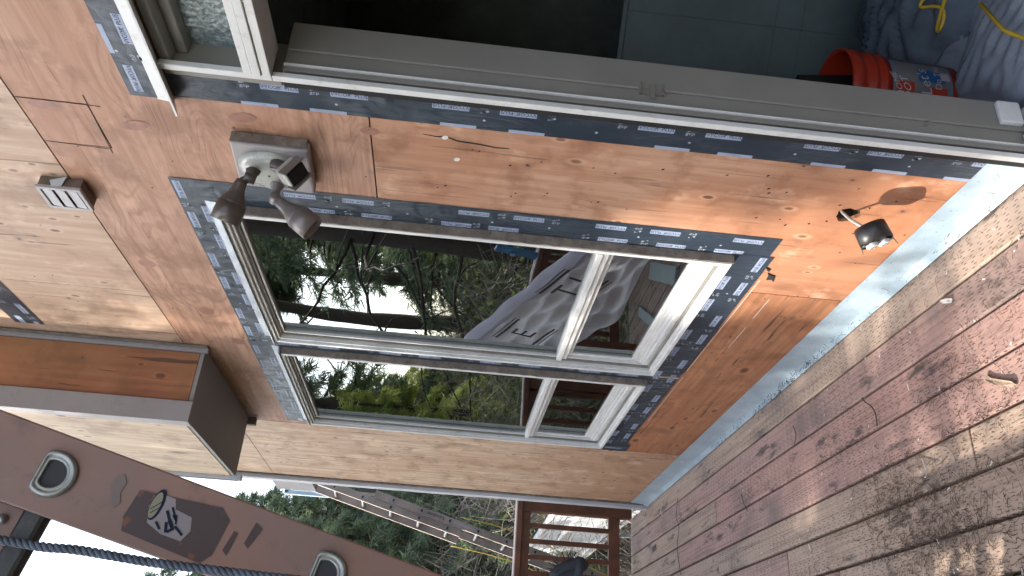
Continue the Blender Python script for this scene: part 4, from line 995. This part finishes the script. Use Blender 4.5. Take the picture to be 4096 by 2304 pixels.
mb = MB(); mb.tube([Vector((-1.16, 0, 0)) + T_.lerp(N_, t) + Vector((0, 0, .01 * math.sin(t * 20))) for t in np.linspace(-.01, 1.02, 24)], .045, 14); mb.build('rolled_edge', M_WRAP, wr)
mb = MB(); ed = (N_ - T_).normalized(); eu = Vector((0, ed.z, -ed.y)); 
for (s, t, a, sz) in ((.36, .33, 'E', .26), (.92, .22, 'T I', .26)):
    c = T_ + ed * (s * 1.5 + .0) - eu * 0; c = c.lerp(c + (FB_ - T_) * .8, t); put_text(mb, a, sz, (-1.085, c.y, c.z), ed, eu, 0)
    for q in (-.15, .15): mb.obox((-1.085, c.y + eu.y * q, c.z + eu.z * q), Vector((1, 0, 0)), ed, eu, .0005, .20, .010)
    for q in (-.18, .18): mb.obox((-1.085, c.y + eu.y * q, c.z + eu.z * q), Vector((1, 0, 0)), ed, eu, .0005, .20, .004)
mb.build('wrap_print', M_WRAPINK, wr)
for (y, z) in ((5.97, 1.50), (4.26, .86)): MB().box(-1.245, -1.205, y - .02, y + .02, .004, z).build('stake', M_RAIL, wr)
bl = thing('spirit_level', 'blue spirit level leaning on the outer railing, mirrored in the nearer window', 'level')
mb = MB(); mb.obox((-1.96, 5.84, 1.14), Vector((1, 0, 0)), Vector((0, .97, .24)).normalized(), Vector((0, -.24, .97)).normalized(), .014, .035, .185); mb.build('level_body', M_BLUE, bl, .003)
mb = MB(); mb.obox((-1.94, 5.85, 1.17), Vector((1, 0, 0)), Vector((0, 1, 0)), Vector((0, 0, 1)), .008, .015, .02); mb.build('vial', M_LTBLUE, bl)
for i, (x, y, a, w, lab) in enumerate(((-1.60, 5.35, .55, .07, 'wider pale teal board lying on the deck near the railing'), (-1.38, 5.75, .62, .04, 'narrow pale teal board lying beside the wider one'))):
    o = MB().obox((0, 0, 0), Vector((1, 0, 0)), Vector((0, 1, 0)), Vector((0, 0, 1)), w, .42, .012).build('board', M_CLAPPED); o.location = (x, y, .016); o.rotation_euler = (0, 0, a); tag(o, lab, 'board', 'pale boards on the deck')

# ------------------------------------------------------------------ deck litter
def ribbons(P0, D, L, W, bend, m, name, nseg=3, mats=None, up=None):
    """many curved flat ribbons at once"""
    N = len(P0); D = D / np.linalg.norm(D, axis=1, keepdims=True)
    R = rng.normal(size=(N, 3)); S = np.cross(D, R); S /= np.linalg.norm(S, axis=1, keepdims=True) + 1e-9
    if up is not None: S = np.cross(D, np.tile(up, (N, 1))); S /= np.linalg.norm(S, axis=1, keepdims=True) + 1e-9
    B = np.cross(D, S) if up is None else S
    V = np.zeros((N, nseg + 1, 2, 3)); 
    for k in range(nseg + 1):
        t = k / nseg; c = P0 + D * (L * t)[:, None] + B * (bend * L * (t * t))[:, None]; w = W * (1 - .6 * t) / 2
        V[:, k, 0] = c - S * w[:, None]; V[:, k, 1] = c + S * w[:, None]
    base = (np.arange(N) * (nseg + 1) * 2)[:, None, None]; k = np.arange(nseg)[None, :, None] * 2
    F = base + k + np.array([0, 1, 3, 2])[None, None, :]
    return V.reshape(-1, 3), F.reshape(-1, 4)
N = 5200
cl = rng.random(N) < .62
cen = np.array([(-.80, 2.42), (-.72, 2.58), (-.92, 2.25), (-.66, 2.62), (-.85, 2.7), (-.95, 2.5), (-.6, 2.1), (-.45, 2.2), (-.75, 1.8), (-1.1, 2.2), (-.30, 1.85), (-.47, 3.0), (-.36, 3.9), (-.9, 3.2), (-1.0, 3.8)])
ci = rng.choice(len(cen), N, p=np.array([6, 4, 5, 4, 3, 3, 2, 2, 3, 2, 1, 1, .6, 1, .6]) / 38.2)
xy = np.where(cl[:, None], cen[ci] + rng.normal(size=(N, 2)) * np.array([.065, .14]), np.stack([rng.uniform(-1.6, -.02, N), rng.uniform(.6, 6.5, N)], 1))
snap = rng.random(N) < .25; ed_ = np.array(edges)
near = ed_[np.argmin(abs(xy[:, :1] - ed_[None, :]), axis=1)]; xy[:, 0] = np.where(snap, near + rng.normal(size=N) * .006, xy[:, 0])
ang = rng.uniform(0, 6.28, N); Dv = np.stack([np.cos(ang), np.sin(ang), rng.uniform(-.02, .25, N)], 1)
Ln = rng.gamma(2.2, .009, N) + .006
V, F = ribbons(np.column_stack([xy, rng.uniform(.003, .007, N)]), Dv, Ln, rng.uniform(.0012, .0034, N), rng.uniform(-.5, .5, N), None, '', 3, up=(0, 0, 1.))
tag(np_mesh('needle_litter', V, F, M_NEEDLE), 'dry conifer needles and twigs scattered over the deck boards', 'litter', kind='stuff')
N = 170
xy = np.stack([rng.uniform(-1.5, -.03, N), rng.uniform(.6, 6, N) ** 1.0], 1); near = rng.random(N) < .5; xy[near] = cen[rng.choice([0, 9, 10, 11, 12], near.sum())] + rng.normal(size=(near.sum(), 2)) * .25
xy[:, 0] = np.minimum(xy[:, 0], -.03)
ang = rng.uniform(0, 6.28, N); V, F = ribbons(np.column_stack([xy, np.full(N, .006)]), np.stack([np.cos(ang), np.sin(ang), np.zeros(N)], 1), rng.gamma(2., .004, N) + .003, rng.uniform(.003, .009, N), np.zeros(N), None, '', 2, up=(0, 0, 1.))
tag(np_mesh('paint_flakes', V, F, M_CHIP), 'pale paint flakes and wood chips sprinkled on the deck', 'litter', kind='stuff')
# litter caught on the flashing foot
N = 420; y = np.abs(rng.normal(size=N)) * .0 + np.where(rng.random(N) < .55, rng.normal(3.25, .28, N), rng.uniform(1.75, 4.4, N)); 
V, F = ribbons(np.column_stack([rng.uniform(-.030, -.012, N), y, rng.uniform(.010, .036, N)]), rng.normal(size=(N, 3)) * [1, 1, .5], rng.gamma(2, .007, N) + .005, rng.uniform(.0012, .003, N), rng.uniform(-.4, .4, N), None, '')
tag(np_mesh('flashing_litter', V, F, M_NEEDLE), 'needles and bark bits caught along the metal flashing', 'litter', kind='stuff')
def chunk(name, pts, h, m, label, cat='debris'):
    mb = MB(); n = len(pts); top = [(x + random.uniform(-.003, .003), y + random.uniform(-.003, .003), h * random.uniform(.6, 1.1)) for x, y in pts]
    mb.add([(x, y, .003) for x, y in pts] + top, [tuple(range(n, 2 * n))] + [(i, (i + 1) % n, n + (i + 1) % n, n + i) for i in range(n)]); return tag(mb.build(name, m), label, cat)
chunk('bark_chip', [(-.475, 2.035), (-.492, 2.015), (-.512, 1.98), (-.535, 1.935), (-.545, 1.925), (-.548, 1.94), (-.525, 1.985), (-.505, 2.02), (-.487, 2.045)], .014, M_BARKCHIP, 'splintered pale bark chip lying on the red deck board at the right edge')
chunk('black_scrap', [(-.335, 5.80), (-.372, 5.80), (-.375, 5.90), (-.34, 5.91)], .006, M_RUBBER, 'small black square scrap on the far deck boards')
chunk('wood_plug', [(-.17, 2.17), (-.185, 2.155), (-.20, 2.12), (-.19, 2.11), (-.178, 2.14)], .007, M_CHIP, 'broken white paint flake lying near the galvanised flashing', 'debris')
def twig(pts, r, m, label): mb = MB(); mb.tube(rope_pts([(x, y, z) for x, y, z in pts], 8), r, 6); return tag(mb.build('twig', m), label, 'twig')
twig([(-.303, 2.73, .006), (-.335, 2.69, .018), (-.367, 2.655, .014), (-.40, 2.65, .008), (-.437, 2.656, .006)], .0022, M_BARK, 'dark hooked twig lying across the yellowish deck board')
twig([(-.62, 2.42, .006), (-.68, 2.37, .03), (-.70, 2.36, .045)], .002, M_CHIP, 'pale stub of twig standing in the dark needle clump')
twig([(-.10, 5.6, .006), (-.14, 5.62, .01), (-.18, 5.6, .006)], .0025, M_CHIP, 'straight pale twig on the boards nearest the wall corner')
twig([(-.14, 5.2, .006), (-.25, 5.25, .008), (-.33, 5.2, .006), (-.45, 5.25, .008), (-.62, 5.2, .006)], .0018, M_BARK, 'long thin curved stem crossing several far deck boards')
twig([(-.37, 4.05, .006), (-.42, 4.02, .008), (-.47, 3.98, .006)], .0018, M_BARK, 'short reddish twig lying near the joint of the far boards')
twig([(-.22, 3.35, .006), (-.27, 3.32, .01), (-.31, 3.36, .006)], .0016, M_BARK, 'forked brown twig beside the flashing in the middle of the deck')

# ------------------------------------------------------------------ vegetation
def conifer_mesh(H, seed, spread=.24, dens=1.0, droop=.35, bare=.12, leaf=.20, curl=0.0):
    r = np.random.default_rng(seed); tb = MB()
    hs_ = np.linspace(0, H, 12); tb.tube([(.06 * math.sin(h * .7), .06 * math.cos(h * .9), h) for h in hs_], [max(.02, .022 * (H - h) + .015) for h in hs_], 9)
    P = []; Dd = []; nb_ = int(H * 11 * dens)
    for i in range(nb_):
        h = H * (bare + (1 - bare) * (i / nb_) ** .9); L = (H - h) * spread * r.uniform(.55, 1.25) + .3; a = r.uniform(0, 6.28); d = np.array([math.cos(a), math.sin(a), r.uniform(-.05, .35)])
        pts = []
        for k in range(6):
            t = k / 5; p = np.array([0, 0, h]) + d * L * t + np.array([0, 0, -droop * L * t * t]); pts.append(tuple(p))
        tb.tube(pts, [max(.006, .018 * L * (1 - k / 5.5)) for k in range(6)], 5, cap=False)
        m = int(L * 34 * dens) + 8; t = r.uniform(.15, 1.0, m) ** .8; p = np.array([0, 0, h]) + d * (L * t)[:, None]; p[:, 2] -= droop * L * t * t
        side = np.cross(d, [0, 0, 1.0]); side /= np.linalg.norm(side); off = r.normal(size=m) * .14 * L * (1.1 - t); p = p + side * off[:, None] - np.array([0, 0, 1]) * (abs(off) * .35)[:, None]
        P.append(p); Dd.append(d * .5 + side * np.sign(off)[:, None] * .8 + np.array([0, 0, -.55]) + r.normal(size=(m, 3)) * .35)
    P = np.concatenate(P); Dd = np.concatenate(Dd); rep = 4
    P = np.repeat(P, rep, 0) + r.normal(size=(len(P) * rep, 3)) * .05; Dd = np.repeat(Dd, rep, 0) + r.normal(size=(len(Dd) * rep, 3)) * .5
    V, F = ribbons(P, Dd, r.uniform(.6, 1.3, len(P)) * leaf, r.uniform(.018, .045, len(P)), r.uniform(-.5, .5, len(P)), None, '', 2)
    return tb, V, F
protos = {}
def conifer(kind, x, y, label, cat='tree', group=None, s=1.0, rot=0.0):
    if kind not in protos:
        spec = {'fir': (11, 11, .26, 1.0, .30, .10, .20, M_CONIF), 'fir_dense': (12.5, 17, .30, 1.15, .35, .08, .24, M_CONIF), 'fir_high': (16, 19, .36, 1.6, .20, .66, .24, M_CONIF), 'fir_small': (6.0, 12, .30, 1.1, .28, .04, .16, M_CONIF), 'cedar': (9.5, 13, .34, 1.0, .55, .05, .22, M_CEDAR), 'hemlock': (14, 14, .22, .8, .45, .2, .22, M_CONIF)}[kind]
        tb, V, F = conifer_mesh(*spec[:7]); t = thing(kind + '_tree' if kind != 'fir_small' else 'young_fir_tree', label, cat, group)
        tb.build('trunk', M_BARK, t); np_mesh('crown', V, F, spec[7], None, t); protos[kind] = t
    else:
        t = copy_tree(protos[kind]); t['label'] = label
        if group: t['group'] = group
        elif 'group' in t: del t['group']
    t.location = (x, y, gz(x, y) - .1); t.scale = (s, s, s); t.rotation_euler = (0, 0, rot); return t
BG = 'dark conifers beyond the far end of the deck'; LGS = ['dark conifer past the house corner, nearest the sky gap above the brambles', 'narrow dark conifer rising behind the fence slats', 'tall thin hemlock far behind the thicket, next to the wall corner', 'broad fir at the back of the row beyond the thicket', 'hemlock with sparse sprays against the white sky beside the near ladder', 'farthest fir of the row beyond the thicket']
for i, (k, x, y, s) in enumerate((('fir', 2.4, 21, .62), ('fir', 1.1, 24, .75), ('hemlock', 4.6, 28, .55), ('fir', 5.2, 33, .8), ('hemlock', .3, 17.2, .72), ('fir', 3.4, 40, .9))): conifer(k, x, y, LGS[i], 'tree', BG, s, i * 1.3)
SH = 'unseen fir added beside the deck so its crown dapples the sunlight'
for i, (x, y, sc) in enumerate(((-8.6, .6, 1.05), (-8.9, 2.2, 1.15), (-9.2, 8.6, 1.15), (-8.9, 7.4, 1.0), (-11.5, 9.2, 1.2), (-8.4, 9.6, 1.1), (-10.2, 10.4, 1.15), (-9.6, 0.0, 1.0))): conifer('fir_dense', x, y, SH, 'tree', 'unseen firs added as a sun screen', sc, i * 1.9)  # row of added firs, out of view, placed to block most of the sun
conifer('fir_small', -7.6, 5.45, 'unseen young fir added to break up the sun on the deck', 'tree', None, 1.36, .5)  # added out of view so its top dapples the deck
for x, y, sc, lb in ((1.45, 17.6, .60, 'bushy conifer just above the brambles left of the far ladder'), (2.15, 18.8, .64, 'bushy conifer between the far ladder and the wall corner'), (.75, 19.6, .66, 'bushy conifer low beside the near ladder edge'), (2.7, 21.5, .74, 'bushy conifer tucked against the wall corner trim, behind the others'), (1.6, 22.8, .80, 'rounded conifer top filling the gap behind the far ladder rungs')): conifer('fir_dense', x, y, lb, 'tree', None, sc, x)
conifer('fir_small', 1.25, 15.0, 'young fir rising from the brambles behind the far ladder', 'tree', None, .72, .5)
conifer('fir_high', -8.6, 4.6, 'unseen fir added with a bare lower trunk that lets low sun reach the deck', 'tree', None, 1.0, .4)  # tree added out of view, crown raised to leave a gap for the sun
MG = 'conifers along the outer side of the deck'; ML = 'tall dark conifer on the open side of the deck, mirrored in the windows'
for i, (k, x, y, s) in enumerate((('hemlock', -8.2, 16.6, 1.0), ('fir', -12, 23, 1.0), ('fir', -7.0, 27, .9), ('hemlock', -15, 29, 1.0), ('hemlock', -5.6, 21.8, 1.1), ('hemlock', -6.2, 29, 1.25), ('fir', -11.5, 13.5, .85), ('fir', -4.6, 33, 1.0), ('hemlock', -9, 36, 1.0), ('fir', -14, 19, .7), ('fir_high', -7.9, 20.5, .95), ('fir_high', -10.2, 22.5, .9))): conifer(k, x, y, ML, 'tree', MG, s, i * 1.7)
CG = 'yellow green cedars'; CLb = 'drooping yellow green cedar mirrored in the farther window'
for i, (x, y, s) in enumerate(((-5.0, 19.5, .75), (-6.5, 23, .85), (-3.9, 26, .8), (-10, 20, .7))): conifer('cedar', x, y, CLb, 'tree', CG, s, i * 2.1)
# bare leaning trunk with crooked limbs, mirrored across the nearer window
bt = thing('bare_tree', 'bare crooked trunk with long limbs crossing the sky in the nearer window', 'tree')
mb = MB(); mb.tube([(0, 0, 0), (.1, .1, 3), (0, .2, 6), (.2, 0, 9), (.1, .2, 13)], [.26, .22, .18, .13, .06], 10); mb.build('trunk', M_BARK, bt)
mb = MB(); rr = random.Random(4)
for i in range(34):
    h = rr.uniform(2, 12); a = rr.uniform(0, 6.28); p = Vector((.1, .1, h)); d = Vector((math.cos(a), math.sin(a), rr.uniform(-.2, .7))); pts = [p]; 
    for k in range(9): d = (d + Vector((rr.uniform(-.4, .4), rr.uniform(-.4, .4), rr.uniform(-.35, .25)))).normalized(); pts.append(pts[-1] + d * .42)
    mb.tube(pts, [.032 * (1 - k / 10.5) + .006 for k in range(10)], 6, cap=False)
    for j in range(4):
        q = pts[rr.randint(2, 8)]; e = Vector((rr.uniform(-1, 1), rr.uniform(-1, 1), rr.uniform(-.6, .5))).normalized(); tp = [q]
        for k in range(5): e = (e + Vector((rr.uniform(-.4, .4), rr.uniform(-.4, .4), -.12))).normalized(); tp.append(tp[-1] + e * .25)
        mb.tube(tp, [.016 * (1 - k / 6.5) + .003 for k in range(6)], 4, cap=False)
mb.build('limbs', M_BARK, bt); bt.location = (-6.4, 13.2, -2.7)

def brush(name, N, xr, yr, hfun, m, label, L=(.35, 1.3), W=(.007, .018), seed=1, zlow=0.0):
    r = np.random.default_rng(seed); x = r.uniform(*xr, N); y = r.uniform(*yr, N); g_ = np.array([gz(a, b) for a, b in zip(x, y)]); z = g_ + hfun(x, y) * r.random(N) ** .8
    D = r.normal(size=(N, 3)) * [1, 1, .9] + [0, 0, .25]
    V, F = ribbons(np.column_stack([x, y, z]), D, r.uniform(*L, N), r.uniform(*W, N), r.uniform(-.9, .9, N), None, '', 4)
    o = np_mesh(name, V, F, m); return tag(o, label, 'brush', None, 'stuff')
hA = lambda x, y: (2.5 + .9 * np.sin(y * .8) * np.cos(x * .9) + np.clip((y - 9) * .16, 0, 1.9)) * np.where((y < 15.8) & (x < 1.1), .28, 1.0)
brush('bramble_thicket', 46000, (-1.2, 5.5), (8.6, 24), hA, M_TWIG, 'tangled grey brown bramble thicket filling the slope beyond the deck', seed=21)
brush('dead_brambles', 16000, (-1.2, 5.5), (8.4, 22), lambda x, y: hA(x, y) * .95, M_TWIG2, 'pale dead bramble canes woven through the thicket', (.3, .9), (.007, .016), 22)
brush('thicket_leaves', 26000, (-1.2, 6.5), (11, 26), lambda x, y: hA(x, y) * 1.0, M_SHRUB, 'small green leaves scattered among the brambles', (.05, .14), (.03, .06), 23)
hB = lambda x, y: 2.6 + .8 * np.sin(y * .7 + 1) * np.cos(x * .6) + np.clip((y - 8) * .12, 0, 2.2)
brush('bramble_thicket', 40000, (-15, -3.2), (2, 26), hB, M_TWIG, 'brown thicket on the open side of the deck, mirrored in the windows', seed=31)
brush('thicket_leaves', 42000, (-15, -3.2), (4, 28), hB, M_SHRUB, 'yellow green leaves of the side thicket, mirrored in the windows', (.06, .16), (.03, .07), 33)
